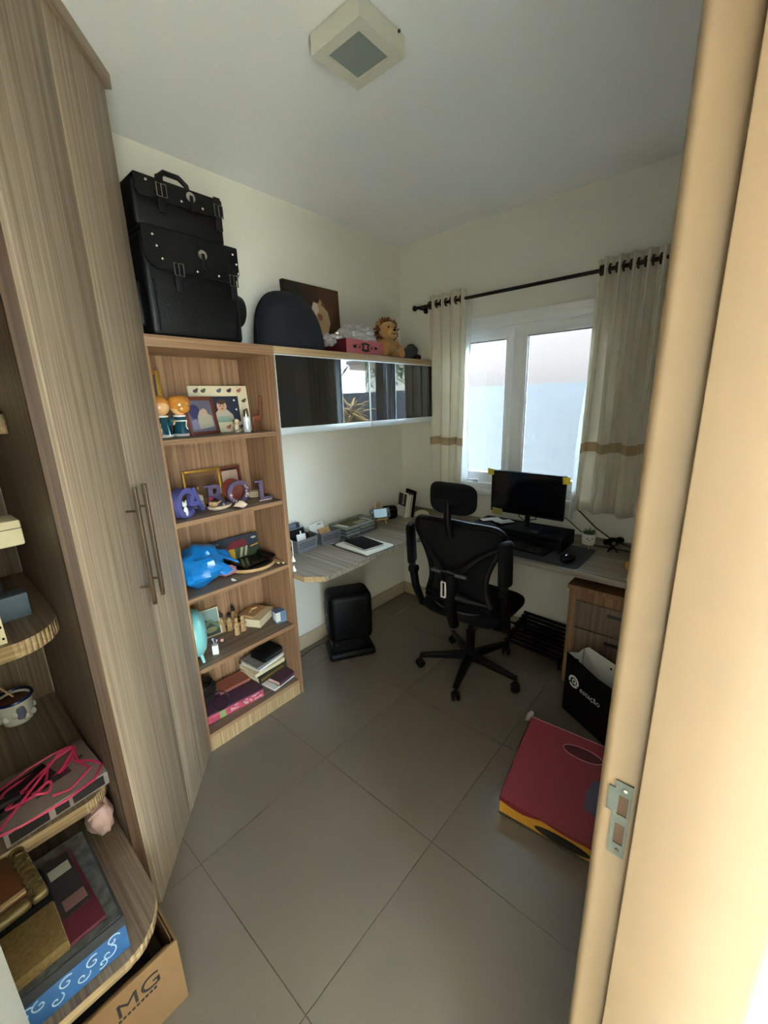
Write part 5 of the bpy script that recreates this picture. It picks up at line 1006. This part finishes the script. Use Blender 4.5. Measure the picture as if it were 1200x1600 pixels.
for k, (p0, p1) in enumerate((((0.15, -1.447, 0.006), (0.335, -1.450, 0.006)), ((0.13, -1.462, 0.006), (0.325, -1.466, 0.006)))):
    t = thing('wooden_stick', ('round wooden stick nearest the bookcase side panel', 'round wooden stick next to the round tray')[k], 'stick', (p0[0], p0[1], S3), math.atan2(p1[1]-p0[1], p1[0]-p0[0]), 'wooden sticks on the third shelf'); L = 0.19
    b = NB(); tube(b, [(0, 0, 0.0062), (L-0.012, 0, 0.0062)], 0.0048, 10); mk('shaft', b, 'light_wood', t); b = NB(); ell(b, (L-0.008, 0, 0.0062), (0.01, 0.006, 0.006), 12, 8); mk('tip', b, 'cream_paper', t)
sc_ = thing('paper_scrap', 'tiny white crumpled scrap on the third shelf', 'scrap', (0.318, -1.735, S3), 0)
b = NB(); blob(b, crumple(0, 0, 0.006, 0.012, 0.006, 0.005, 0.6, 3, 1), 16, 10); mk('crumple', b, 'white_paper', sc_, smooth=0); b = NB(); blob(b, crumple(0.012, 0.006, 0.004, 0.006, 0.004, 0.0035, 0.5, 3, 2), 12, 8); mk('fragment', b, 'white_paper', sc_, smooth=0)
bb = thing('blue_plastic_bag', 'crumpled bright blue plastic bag on the third shelf', 'plastic bag', (0.21, -1.85, S3), 0)
def bbf(u, v):
    a = 2*PI*u; d = Vector((math.cos(a)*math.sin(PI*v), math.sin(a)*math.sin(PI*v), -math.cos(PI*v)))
    n = 0.38*mnoise.noise(d*1.5+Vector((4, 0, 0)))+0.30*abs(mnoise.noise(d*2.4+Vector((0, 2, 0))))-0.05; k = 1+n
    p = Vector((0.115*d.x*k, 0.125*d.y*k, 0.085+0.085*d.z*k))
    if p.y < 0: p.x += 0.2*-p.y*max(0, 0.9-p.z/0.17)
    p.z = max(p.z, 0.002); p.x = min(max(p.x, -0.128), 0.138); p.y = max(p.y, -0.105); return p
b = NB(); blob(b, bbf, 34, 18); mk('bag_body', b, 'blue_plastic', bb, smooth=28)
b = NB(); sheet(b, lambda u, v: Vector((-0.03+0.13*u*v, 0.03+0.135*v, 0.155-0.035*v-0.05*u*v+0.010*math.sin(9*u)*v)), 14, 10); o = mk('open_mouth', b, 'blue_plastic', bb, smooth=25); solidify(o, 0.001)
b = NB(); sheet(b, lambda u, v: Vector((0.05+0.075*u, 0.0+0.12*v*(0.6+0.4*u), 0.15-0.08*u-0.02*v+0.008*math.sin(11*v+4*u))), 14, 10); o = mk('fold', b, 'blue_plastic', bb, smooth=25); solidify(o, 0.001)
pk = thing('pink_pouch', 'small pink cloth pouch by the blue bag', 'pouch', (0.235, -1.715, S3), R(70))
b = NB(); blob(b, crumple(0, 0, 0.026, 0.045, 0.025, 0.026, 0.25, 3, 5), 28, 16)
for v in b.verts: v.co.z = max(v.co.z, 0.0005)
mk('cloth', b, mat('dusty_pink', '#b57f86', 0.9), pk, smooth=50); b = NB(); tube(b, [(-0.04, -0.01, 0.03), (-0.05, -0.02, 0.02), (-0.06, -0.015, 0.006)], 0.0025, 6); mk('drawstring', b, 'plum', pk)
# shelf 4
ck = thing('table_clock', 'round teal table clock half behind the wardrobe', 'clock', (0.248, -1.908, S4), R(-22))
b = NB(); lathe(b, [(0, -0.03), (0.10, -0.03), (0.112, -0.024), (0.115, -0.012), (0.108, 0.01), (0.085, 0.028), (0.05, 0.037), (0, 0.04)], 40, M=Matrix.Translation((0, 0, 0.132)) @ Matrix.Rotation(R(-90), 4, 'X')); mk('case', b, 'teal', ck, smooth=50)
b = NB(); lathe(b, [(0, 0), (0.098, 0), (0.098, 0.0015), (0, 0.0015)], 36, M=Matrix.Translation((0, -0.0305, 0.132)) @ Matrix.Rotation(R(90), 4, 'X')); mk('dial', b, 'white_paper', ck)
for s_ in (-1, 1): b = NB(); tube(b, [(s_*0.055, 0.0, 0.045), (s_*0.075, 0.008, 0.0055)], [0.009, 0.006], 10); mk('foot', b, 'teal', ck)
frame('small green landscape picture leaning beside the clock', (0.122, -1.782, S4), R(82), 0.10, 0.15, 0.005, 10, 'cream_paper', '#2c3a34', [('p', [(-0.045, 0.1), (0.045, 0.06), (0.045, 0.14), (-0.045, 0.14)], '#7d8f88'), ('p', [(-0.045, 0.03), (0.0, 0.07), (0.045, 0.02), (0.045, 0.05), (0.0, 0.09), (-0.045, 0.06)], '#5d6e52'), ('e', 0.0, 0.03, 0.03, 0.015, '#8b8a5c')], dep=0.014, cat='picture')
vs_ = thing('flower_vase', 'tiny white box vase with a pink flower', 'vase', (0.285, -1.852, S4), R(60))
bx('vase_body', (-0.014, 0.014, -0.012, 0.012, 0, 0.048), 'white_plastic', vs_, bev=0.002)
for k in range(6): b = NB(); a = k*1.05; tube(b, [(0, 0, 0.045), (0.012*math.cos(a), 0.01*math.sin(a), 0.07+0.003*k)], 0.0012, 5); ell(b, (0.012*math.cos(a), 0.01*math.sin(a), 0.072+0.003*k), 0.004, 8, 6); mk('sprig', b, 'lilac' if k % 2 else 'white_plastic', vs_)
b = NB(); tube(b, [(0, 0, 0.045), (0.02, 0.0, 0.062), (0.03, 0, 0.066)], 0.0012, 5); mk('stem', b, 'plant_green', vs_); b = NB(); ell(b, (0.034, 0, 0.067), (0.009, 0.008, 0.008), 12, 8); mk('bloom', b, mat('bloom_pink', '#cf8f96', 0.8), vs_)
for k, (x, y, h_, lb) in enumerate(((0.115, -1.722, 0.105, 'carved wooden figure leftmost of the group'), (0.135, -1.69, 0.098, 'carved wooden figure second from left with dark hair'), (0.205, -1.688, 0.10, 'carved wooden figure standing frontmost'), (0.195, -1.648, 0.092, 'carved wooden figure rightmost near the books'), (0.118, -1.655, 0.118, 'carved wooden figure with dark crown at the back'))):
    t = thing('carved_figure', lb, 'figurine', (x, y, S4), R(80+8*k), 'carved wooden nativity figures'); q = h_/0.1
    b = NB(); lathe(b, [(0, 0), (0.017, 0), (0.0165, 0.006), (0.014, 0.03), (0.0155, 0.055*q), (0.011, 0.068*q), (0.006, 0.072*q), (0, 0.073*q)], 12, sy=0.8); mk('robe', b, 'carved_wood', t)
    b = NB(); ell(b, (0, 0, 0.08*q), (0.009, 0.009, 0.011), 12, 8); hd = mk('head', b, 'carved_wood', t); b = NB(); lathe(b, [(0.0095, 0.081*q), (0.0105, 0.087*q), (0.008, 0.098*q), (0, 0.1*q)], 12); mk('headdress', b, 'wicker_dark' if k in (0, 1, 4) else 'carved_wood', hd)
    for s_ in (-1, 1): b = NB(); tube(b, [(s_*0.012, 0, 0.062*q), (s_*0.014, -0.008, 0.048*q), (s_*0.003, -0.015, 0.05*q)], [0.005, 0.005, 0.003], 6); mk('arm', b, 'carved_wood', t)
def lying(name, label, loc, rz, w, d, h, cover, pages='white_paper', cat='book', group=None, rx=0):
    """book lying flat; spine on local -Y"""
    t = thing(name, label, cat, loc, (R(rx), 0, rz), group)
    b = NB(); box(b, -w/2, w/2, -d/2, d/2, 0, 0.0015); box(b, -w/2, w/2, -d/2, d/2, h-0.0015, h); box(b, -w/2, w/2, -d/2, -d/2+0.002, 0, h); mk('cover', b, cover, t, smooth=0)
    bx('pages', (-w/2+0.003, w/2-0.003, -d/2+0.002, d/2-0.003, 0.0015, h-0.0015), pages, t, smooth=0); return t
lying('book', 'thick cream book lying beside the carved figures', (0.155, -1.535, S4), R(118), 0.16, 0.125, 0.046, 'cream_paper', 'cream_paper')
wp = thing('wooden_plaque', 'small wooden plaque with carved relief on the cream book', 'plaque', (0.135, -1.545, S4+0.0465), R(112))
bx('board', (-0.065, 0.065, -0.05, 0.05, 0, 0.012), 'carved_wood', wp, bev=0.002); b = NB(); tube(b, [(-0.03, 0, 0.012), (0, 0.012, 0.016), (0.03, 0, 0.012)], 0.007, 8); mk('relief', b, 'light_wood', wp)
bl = thing('blue_case', 'small blue case of white mini books on the fourth shelf', 'box', (0.262, -1.462, S4), R(80))
b = NB(); box(b, 0.0, 0.032, -0.026, 0.026, 0, 0.066); box(b, -0.03, 0.0, 0.02, 0.026, 0, 0.066); box(b, -0.03, 0, -0.026, 0.02, 0, 0.004); box(b, -0.03, 0, -0.026, 0.02, 0.062, 0.066); mk('case', b, 'denim_blue', bl, smooth=0)
for z in (0.006, 0.02, 0.034, 0.048): bx('mini_book', (-0.028, -0.001, -0.022, 0.019, z, z+0.012), 'white_paper', bl, bev=0.001)
# shelf 5
mg = lying('magazine', 'white magazine lying at the front of the bottom shelf', (0.255, -1.515, S5), R(98), 0.16, 0.14, 0.012, 'white_paper', 'white_paper', 'magazine'); 
lying('book', 'thin pink and plum book on the bottom shelf front', (0.262, -1.497, S5+0.0125), R(100), 0.13, 0.13, 0.024, 'plum', 'pink_cloth')
z = S5
t = lying('book', 'dark green lettered book at the base of the big stack', (0.178, -1.545, S5+0.037), R(97), 0.205, 0.165, 0.045, 'dark_green', 'cream_paper')
b = NB()
for k in range(14): box(b, -0.085+0.0115*k, -0.085+0.0115*k+0.007, -0.0832, -0.0824, 0.014, 0.03)
mk('spine_print', b, 'gold', t, smooth=0, kind='stuff')
lying('book', 'lowest grey book hidden under the green book', (0.14, -1.56, S5), R(95), 0.20, 0.12, 0.0365, 'dark_grey', 'cream_paper')
lying('book', 'cream paged book on the green book', (0.175, -1.55, S5+0.0825), R(92), 0.20, 0.16, 0.022, 'cream_paper', 'cream_paper')
lying('book', 'grey covered book second from the top of the stack', (0.17, -1.538, S5+0.105), R(100), 0.19, 0.15, 0.016, 'white_paper', 'cream_paper')
lying('magazine', 'pale magazine on top of the book stack', (0.165, -1.54, S5+0.1215), R(96), 0.19, 0.15, 0.008, mat('pale_print', '#8d8a86', 0.5, var=0.15), 'white_paper', 'magazine')
bp_ = thing('black_case', 'soft black zip case on the book stack', 'case', (0.18, -1.515, S5+0.130), R(98)); b = NB(); box(b, -0.075, 0.075, -0.06, 0.06, 0, 0.04, bev=0.015, seg=3); mk('body', b, 'black_matte', bp_); b = NB(); tube(b, [(-0.06, -0.0605, 0.02), (0.06, -0.0605, 0.02)], 0.002, 6); mk('zip', b, 'slate_blue', bp_)
fb_ = thing('floral_box', 'flat pink floral box with dark lid on the bottom shelf', 'box', (0.225, -1.79, S5), R(84))
bx('tray', (-0.155, 0.155, -0.08, 0.08, 0, 0.05), 'magenta_print', fb_, bev=0.001); bx('lid', (-0.156, 0.156, -0.081, 0.081, 0.042, 0.052), 'plum', fb_, bev=0.001)
b = NB(); box(b, -0.085, -0.055, -0.0812, -0.08, 0.002, 0.041); mk('green_patch', b, 'green_print', fb_, smooth=0)
b = NB()
for k in range(40): x = random.uniform(-0.03, 0.15); z_ = random.uniform(0.008, 0.036); ell(b, (x, -0.0805, z_), (0.006, 0.001, 0.004), 8, 5)
mk('flower_print', b, 'pink_cloth', fb_, kind='stuff')
lying('book', 'salmon covered book behind the floral box', (0.155, -1.735, S5+0.053), R(86), 0.17, 0.10, 0.016, 'salmon', 'cream_paper')
wk = thing('wicker_basket', 'dark wicker basket in the left corner of the bottom shelf', 'basket', (0.155, -1.895, S5+0.054), 0)
for k in range(7): b = NB(); r_ = 0.045+0.018*math.sin(PI*k/7); tube(b, [(r_*math.cos(2*PI*i/22), r_*math.sin(2*PI*i/22), 0.006+0.014*k) for i in range(22)], 0.0065, 6, closed=True); mk('woven_ring', b, 'wicker_dark', wk)
b = NB(); lathe(b, [(0, 0), (0.045, 0), (0.045, 0.004), (0, 0.004)], 20); mk('base', b, 'wicker_dark', wk)
hr = thing('headphone_loop', 'thin dark headband loop on the floral box', 'headband', (0.255, -1.865, S5+0.0525), R(84)); b = NB(); tube(b, [(0.045*math.cos(2*PI*i/28), -0.035+0.02*math.sin(2*PI*i/28), 0.042+0.038*math.sin(2*PI*i/28)) for i in range(28)], 0.003, 6, closed=True); mk('loop', b, 'wicker_dark', hr); b = NB(); box(b, -0.012, 0.012, -0.02, -0.008, 0.0705, 0.086, bev=0.003); mk('clip', b, 'plum', hr)
# ================================================================== LEFT OPEN SHELVES
Q1, Q2, Q3, Q4 = 1.6225, 1.0105, 0.4555, 0.2805
gd = thing('brass_frame', 'small brass framed glass box on the top left shelf', 'display box', (0.42, -2.50, Q1), R(95))
bx('pane', (-0.06, 0.06, -0.004, 0.0, 0.012, 0.125), mat('amber_glass', '#b79b5e', 0.15, coat=0.3), gd, smooth=0); b = NB(); tube(b, [(-0.06, -0.002, 0.012), (0.06, -0.002, 0.012), (0.06, -0.002, 0.125), (-0.06, -0.002, 0.125)], 0.004, 6, closed=True); mk('rim', b, 'steel', gd); bx('foot', (-0.065, 0.065, -0.02, 0.02, 0, 0.012), 'wicker_dark', gd, bev=0.002)
b = NB(); tube(b, [(0.06, -0.004, 0.115), (0.085, -0.006, 0.112)], 0.0045, 8); mk('pin', b, 'chrome', gd)
o = slab('white_box', 'white card box on top of the dark box, left edge', 'box', 'cream_paper', (-0.14, 0.0, -0.11, 0.0, 0, 0.075), (0.45, -2.478, Q2+0.242), R(92), bev=0.006); bx('lid_line', (-0.1405, 0.0006, -0.1106, 0.0005, 0.05, 0.052), 'card_dark', o, smooth=0)
o = slab('dark_box', 'tall dark brown box carrying the white card box', 'box', 'wicker_dark', (-0.14, 0.0, -0.10, 0.0, 0, 0.24), (0.36, -2.545, Q2), R(92), bev=0.002); bx('lid', (-0.141, 0.001, -0.101, 0.001, 0.19, 0.2405), 'card_dark', o, bev=0.002)
o = slab('blue_grey_box', 'blue grey box standing on the middle left shelf', 'box', 'slate_blue', (-0.12, 0.0, -0.06, 0.0, 0, 0.075), (0.43, -2.498, Q2), R(94), bev=0.002); bx('lid', (-0.1205, 0.0005, -0.0605, 0.0005, 0.055, 0.0755), 'slate_blue', o, bev=0.002)
o = slab('patterned_strip', 'cream card with black marks at the shelf edge', 'card', 'cream_paper', (-0.05, 0.0, -0.002, 0.002, 0, 0.11), (0.648, -2.575, Q2), (R(-8), 0, R(88)), bev=0.0005)
b = NB()
for k in range(9): ell(b, (-0.006-0.009*(k % 3), -0.0022, 0.015+0.011*k), (0.003, 0.0012, 0.004), 6, 5)
mk('marks', b, 'black_matte', o)
pot = thing('clay_pot', 'white clay pot with blue rim and dry soil', 'pot', (0.105, -2.575, Q3), R(60))
b = NB(); lathe(b, [(0, 0), (0.04, 0), (0.046, 0.006), (0.056, 0.07), (0.06, 0.105), (0.054, 0.105), (0.05, 0.09), (0, 0.088)], 28); pb_ = mk('pot_body', b, 'ceramic_white', pot); b = NB(); tube(b, [(0.058*math.cos(2*PI*i/28), 0.058*math.sin(2*PI*i/28), 0.105) for i in range(28)], 0.006, 8, closed=True); mk('rim', b, mat('cobalt', '#1c2a5a', 0.25), pb_)
b = NB(); lathe(b, [(0, 0.092), (0.052, 0.092), (0.045, 0.097), (0, 0.1)], 20); mk('soil', b, 'terracotta', pot)
b = NB()
for k in range(10): a = k*0.63; ell(b, (0.051*math.cos(a), 0.051*math.sin(a), 0.03+0.012*(k % 3)), (0.012, 0.012, 0.014), 8, 6)
mk('relief', b, 'ceramic_white', pb_); bx('blue_patch', (0.02, 0.045, -0.052, -0.02, 0.03, 0.085), mat('pale_violet', '#7d7d94', 0.3), pb_, bev=0.008)
b = NB(); tube(b, [(0.095, -2.572, Q3+0.10), (0.04, -2.69, Q3+0.30)], 0.0035, 6); tag(mk('wooden_skewer', b, 'light_wood'), 'thin wooden skewer standing in the clay pot', 'stick')
cbx = thing('flat_box', 'flat pale box under the tangled pink cable', 'box', (0.60, -2.545, Q3), R(94))
bx('box_body', (-0.16, 0.10, -0.115, 0.12, 0, 0.045), mat('pale_brown', '#8a7c74', 0.7, var=0.08, vscale=12), cbx, bev=0.001)
b = NB()
for x0, x1 in ((-0.15, -0.06), (-0.045, -0.01), (0.0, 0.085)): box(b, x0, x1, -0.1162, -0.115, 0.006, 0.04)
mk('photo_prints', b, 'wicker_dark', cbx, smooth=0, kind='stuff'); b = NB(); box(b, -0.02, 0.03, -0.02, 0.01, 0.0451, 0.0456); box(b, 0.05, 0.075, 0.02, 0.032, 0.0451, 0.0456); box(b, -0.07, -0.05, -0.05, -0.045, 0.0451, 0.0456); mk('lid_print', b, 'plum', cbx, smooth=0, kind='stuff')
bkk = lying('book', 'dark spined book lying on the pale box beneath the cable', (0.60, -2.64, Q3+0.046), R(105), 0.17, 0.09, 0.02, 'wicker_dark', 'pink_cloth')
cbl = thing('pink_cable', 'bright pink charging cable tangled over the flat box', 'cable', (0.61, -2.56, Q3+0.05), R(92))
def loop(cx, cy, rx, ry, ph, z0, n=40, turns=1.0, wob=0.01, rot=0):
    out = []
    for i in range(int(n*turns)+1):
        a = 2*PI*i/n+ph; x = rx*math.cos(a); y = ry*math.sin(a); c_, s_ = math.cos(rot), math.sin(rot)
        out.append((cx+x*c_-y*s_+wob*math.sin(3*a), cy+x*s_+y*c_+wob*math.cos(2*a), z0+0.006*math.sin(2*a+ph)+0.004))
    return out
b = NB()
tube(b, loop(-0.03, 0.05, 0.11, 0.05, 0.2, 0.006, wob=0.006, rot=0.1, turns=2.0)+[(0.06, 0.02, 0.012), (0.085, -0.06, 0.008), (0.02, -0.10, 0.008), (-0.02, -0.09, 0.012)], 0.0038, 6); mk('coil', b, 'pink_cable', cbl, smooth=60)
b = NB(); tube(b, loop(-0.06, -0.02, 0.07, 0.022, 1.0, 0.018, wob=0.006, rot=0.6, turns=2.2), 0.0038, 6); mk('coil', b, 'pink_cable', cbl, smooth=60)
b = NB(); tube(b, [(-0.15, -0.12, 0.02), (-0.05, -0.03, 0.03), (0.04, 0.08, 0.02), (0.075, 0.07, 0.015), (0.07, 0.0, 0.01), (0.10, -0.03, 0.008), (0.115, -0.07, 0.006), (0.08, -0.115, 0.004), (0.0, -0.135, 0.008), (-0.10, -0.135, 0.012), (-0.16, -0.13, 0.02)], 0.0038, 6); mk('coil', b, 'pink_cable', cbl, smooth=60)
b = NB(); tube(b, loop(-0.02, 0.03, 0.10, 0.035, 2.0, 0.014, wob=0.008, rot=0.25, turns=2.0), 0.0036, 6); mk('coil', b, 'pink_cable', cbl, smooth=60)
b = NB(); tube(b, loop(-0.035, -0.055, 0.022, 0.016, 0.4, 0.02, wob=0.002, turns=2.0), 0.0036, 6); mk('coil', b, 'pink_cable', cbl, smooth=60)
b = NB(); box(b, -0.20, -0.08, -0.035, -0.01, 0.02, 0.035, bev=0.003); mk('plug_band', b, 'wicker_dark', cbl)
pkc = thing('pink_cloth', 'folded pale pink cloth bundled under the shelf corner', 'cloth', (0.71, -2.485, Q3-0.115), 0)
b = NB()
def pcf(u, v):
    a = 2*PI*u; d = Vector((math.cos(a)*math.sin(PI*v), math.sin(a)*math.sin(PI*v), -math.cos(PI*v))); k = 1+0.25*mnoise.noise(d*2.4+Vector((7, 0, 0)))
    return Vector((-0.01+0.065*d.x*k, 0.0+0.036*d.y*k, 0.02+0.06*d.z*k))
blob(b, pcf, 36, 20); mk('cloth_bundle', b, 'pink_cloth', pkc, smooth=60); b = NB(); sheet(b, lambda u, v: Vector((-0.06+0.10*u, 0.015-0.05*v, 0.075-0.02*v+0.006*math.sin(8*u))), 10, 8); o = mk('fold', b, 'pink_cloth', pkc, smooth=60); solidify(o, 0.004)
# blue brocade box and what lies on it
bb2 = thing('brocade_box', 'blue brocade box with marbled lid on the lowest shelf', 'box', (1.095, -2.537, Q4), R(90))
bx('box_body', (-0.34, 0.0, 0.0, 0.34, 0, 0.08), 'blue_brocade', bb2, bev=0.001); bx('lid', (-0.342, 0.002, -0.004, 0.342, 0.08, 0.111), mat('charcoal_paper', '#2b2a2a', 0.8), bb2, bev=0.002); bx('marbled_top', (-0.336, -0.004, 0.002, 0.336, 0.111, 0.1125), 'marble_paper', bb2, smooth=0)
def swirl(cx, cz, r, turns, ph, sgn=1): return [(cx+sgn*r*(1-i/26)*math.cos(ph+turns*2*PI*i/26), -0.0012, cz+r*(1-i/26)*math.sin(ph+turns*2*PI*i/26)) for i in range(25)]
for k, (cx, cz, r_, ph, sg) in enumerate(((-0.03, 0.062, 0.016, 0.3, 1), (-0.045, 0.035, 0.02, 2.0, -1), (-0.075, 0.05, 0.018, 1.0, 1), (-0.10, 0.03, 0.016, 3.0, -1), (-0.128, 0.055, 0.018, 0.8, 1), (-0.152, 0.028, 0.016, 2.4, -1), (-0.178, 0.055, 0.017, 1.6, 1), (-0.06, 0.022, 0.013, 4.0, 1), (-0.205, 0.055, 0.02, 0.5, 1), (-0.235, 0.03, 0.02, 2.2, -1), (-0.255, 0.06, 0.016, 0.0, 1), (-0.285, 0.035, 0.018, 1.2, -1), (-0.32, 0.05, 0.016, 2.6, 1))):
    b = NB(); tube(b, swirl(cx, cz, r_, 1.2, ph, sg), 0.0016, 5); mk('scroll_print', b, 'brocade_white', bb2)
ZB = Q4+0.113
gbx = thing('gold_book', 'gold brocade covered book on the marbled lid', 'book', (1.077, -2.642, ZB), R(91))
bx('cover', (-0.20, 0.0, 0.0, 0.13, 0, 0.03), 'gold_brocade', gbx, bev=0.002); bx('pages', (-0.198, 0.0006, 0.003, 0.127, 0.005, 0.025), 'cream_paper', gbx, smooth=0)
mb = thing('maroon_book', 'maroon book with a photo cover beside the gold book', 'book', (1.072, -2.565, ZB), R(93))
bx('cover', (-0.075, 0.0, 0.0, 0.27, 0, 0.012), mat('maroon', '#4e1220', 0.5), mb, bev=0.001); b = NB(); box(b, -0.07, -0.008, 0.07, 0.265, 0.012, 0.0126); mk('cover_photo', b, 'wicker_dark', mb, smooth=0)
b = NB(); box(b, -0.062, -0.015, 0.2, 0.235, 0.0127, 0.0132); mk('photo_windows', b, plain('#8d867a'), mb, smooth=0); b = NB(); box(b, -0.06, -0.012, 0.085, 0.12, 0.0127, 0.0132); mk('photo_figure', b, plain('#6b4a44'), mb, smooth=0)
blkc = slab('black_cloth_case', 'black cloth case lying behind the gold book', 'case', 'black_matte', (-0.16, 0.0, 0.0, 0.13, 0, 0.03), (0.945, -2.642, ZB), R(91), bev=0.012); bx('zip', (-0.15, -0.01, -0.001, 0.001, 0.02, 0.024), 'dark_grey', blkc)
of = thing('ornate_frame', 'carved gilt frame with brown leather panel lying on the cases', 'frame', (0.935, -2.70, ZB+0.0305), R(96))
b = NB(); 
for d in ((-0.15, -0.115, 0, 0.2), (0.02, 0.055, 0, 0.2), (-0.115, 0.02, 0, 0.03), (-0.115, 0.02, 0.17, 0.2)): box(b, d[0], d[1], d[2], d[3], 0, 0.025, bev=0.009, seg=3)
of_ = mk('moulding', b, 'old_gold', of)
for k in range(16):
    t_ = k/16; x = (0.037 if k % 2 else -0.132); y = 0.01+0.18*t_
    b = NB(); tube(b, [(x+0.014*math.cos(a), y+0.014*math.sin(a), 0.026) for a in [PI*0.2*i for i in range(8)]], 0.004, 6); mk('leaf_scroll', b, 'old_gold', of_)
bx('leather_panel', (-0.115, 0.02, 0.03, 0.17, 0.012, 0.03), 'brown_leather', of, bev=0.003); bx('inner_edge', (-0.115, 0.02, 0.03, 0.045, 0.03, 0.034), 'kraft', of, bev=0.002)
b = NB(); tube(b, [(-0.105, 0.15, 0.035), (-0.11, 0.04, 0.036), (-0.10, -0.005, 0.02)], 0.007, 6); mk('ribbon', b, 'white_paper', of)
# cardboard box on the floor
cx_ = thing('cardboard_box', 'open cardboard box lettered MG on the floor', 'cardboard box', (1.136, -2.446, 0), R(90))
W3, D3, H3, T3 = 0.42, 0.26, 0.226, 0.005
b = NB()
for d in ((-W3, 0, 0, T3, 0, H3), (-W3, 0, D3-T3, D3, 0, H3), (-W3, -W3+T3, T3, D3-T3, 0, H3), (-T3, 0, T3, D3-T3, 0, H3), (-W3, 0, T3, D3-T3, 0, T3)): box(b, *d)
cbw = mk('walls', b, 'card_board', cx_, smooth=0)
b = NB(); M = Matrix.Translation((-0.008, 0.02, H3-0.055)); box(b, -0.003, 0.0, 0.0, 0.2, 0.0, 0.05, M=M); mk('flap', b, 'card_board', cx_, smooth=0)
b = NB(); M = Matrix.Translation((0, 0.010, H3-0.06)); box(b, -W3+0.02, -0.02, 0.0, 0.003, 0.0, 0.056, M=M); mk('flap', b, 'card_board', cx_, smooth=0)
text('lettering', 'MG', 0.062, 'wicker_dark', cbw, (-0.158, -0.0012, 0.150), FRONT, extrude=0.0002, offset=0.0, xs=1.15)
b = NB()
for k in range(9): box(b, -0.156+0.0105*k, -0.156+0.0105*k+0.007, -0.0014, -0.0002, 0.136, 0.142)
mk('small_print', b, 'wicker_dark', cbw, smooth=0, kind='stuff')
o = slab('box_content', 'dark fabric bundle inside the cardboard box', 'fabric', 'card_dark', (-0.38, -0.02, 0.02, 0.23, 0, 0.115), (1.136, -2.446, 0.006), R(90), bev=0.03, seg=3); bx('folded_top', (-0.30, -0.05, 0.03, 0.15, 0.112, 0.125), 'wicker_dark', o, bev=0.005)
# ================================================================== OUTSIDE (seen in the glass reflections)
hs = thing('neighbor_house', 'pale neighbour house with brown fascia beyond the boundary wall', 'house', (4.6, 8.5, -0.2))
bx('wall', (-0.6, 4.5, 0, 3, 0, 2.9), 'house_cream', hs, smooth=0); bx('fascia', (-0.9, 4.8, -0.45, 3.2, 2.9, 3.08), 'house_brown', hs, smooth=0); bx('roof', (-0.95, 4.9, -0.5, 3.3, 3.08, 3.2), 'neighbor_white', hs, smooth=0)
w_ = bx('window', (0.3, 1.3, -0.03, 0.0, 1.7, 2.6), 'house_green', hs, smooth=0); bx('pane', (0.36, 1.24, -0.04, -0.03, 1.76, 2.54), 'house_grey', w_, smooth=0)
pm = thing('palm_shrub', 'dry golden palm shrub by the grey boundary wall', 'shrub', (2.15, 0.85, -0.21))
b = NB(); tube(b, [(0, 0, 0), (0.02, 0.01, 0.9), (0.0, 0.0, 1.75)], [0.05, 0.04, 0.035], 8); mk('trunk', b, 'trunk_brown', pm)
def frond(bm, base, az, el, L, w):
    d = Vector((math.cos(az)*math.cos(el), math.sin(az)*math.cos(el), math.sin(el))); s = Vector((-math.sin(az), math.cos(az), 0)); prev = None
    for i in range(6):
        q = i/5; p = Vector(base)+d*L*q+Vector((0, 0, -0.28*L*q*q)); ww = w*math.sin(PI*min(0.97, q*0.85+0.12))
        cur = (bm.verts.new(p-s*ww), bm.verts.new(p+Vector((0, 0, 0.006))), bm.verts.new(p+s*ww))
        if prev: bm.faces.new((prev[0], cur[0], cur[1], prev[1])); bm.faces.new((prev[1], cur[1], cur[2], prev[2]))
        prev = cur
b = NB()
for k in range(150): frond(b, (random.uniform(-0.04, 0.04), random.uniform(-0.04, 0.04), random.uniform(1.3, 1.8)), random.uniform(0, 2*PI), random.uniform(-0.3, 1.3), random.uniform(0.18, 0.34), 0.012)
o = mk('foliage', b, 'dry_leaf', pm, kind='stuff'); solidify(o, 0.002)
tr2 = thing('garden_tree', 'leafy tree rising behind the boundary wall', 'tree', (3.9, 3.6, -0.21))
b = NB(); tube(b, [(0, 0, 0), (0.05, 0, 1.4), (0, 0.05, 2.6)], [0.09, 0.07, 0.04], 8); mk('trunk', b, 'trunk_brown', tr2); b = NB()
for k in range(260): frond(b, (random.gauss(0, 0.22), random.gauss(0, 0.22), random.uniform(2.2, 3.2)), random.uniform(0, 2*PI), random.uniform(-0.6, 1.2), random.uniform(0.15, 0.3), 0.03)
o = mk('foliage', b, 'dark_leaf', tr2, kind='stuff'); solidify(o, 0.002)
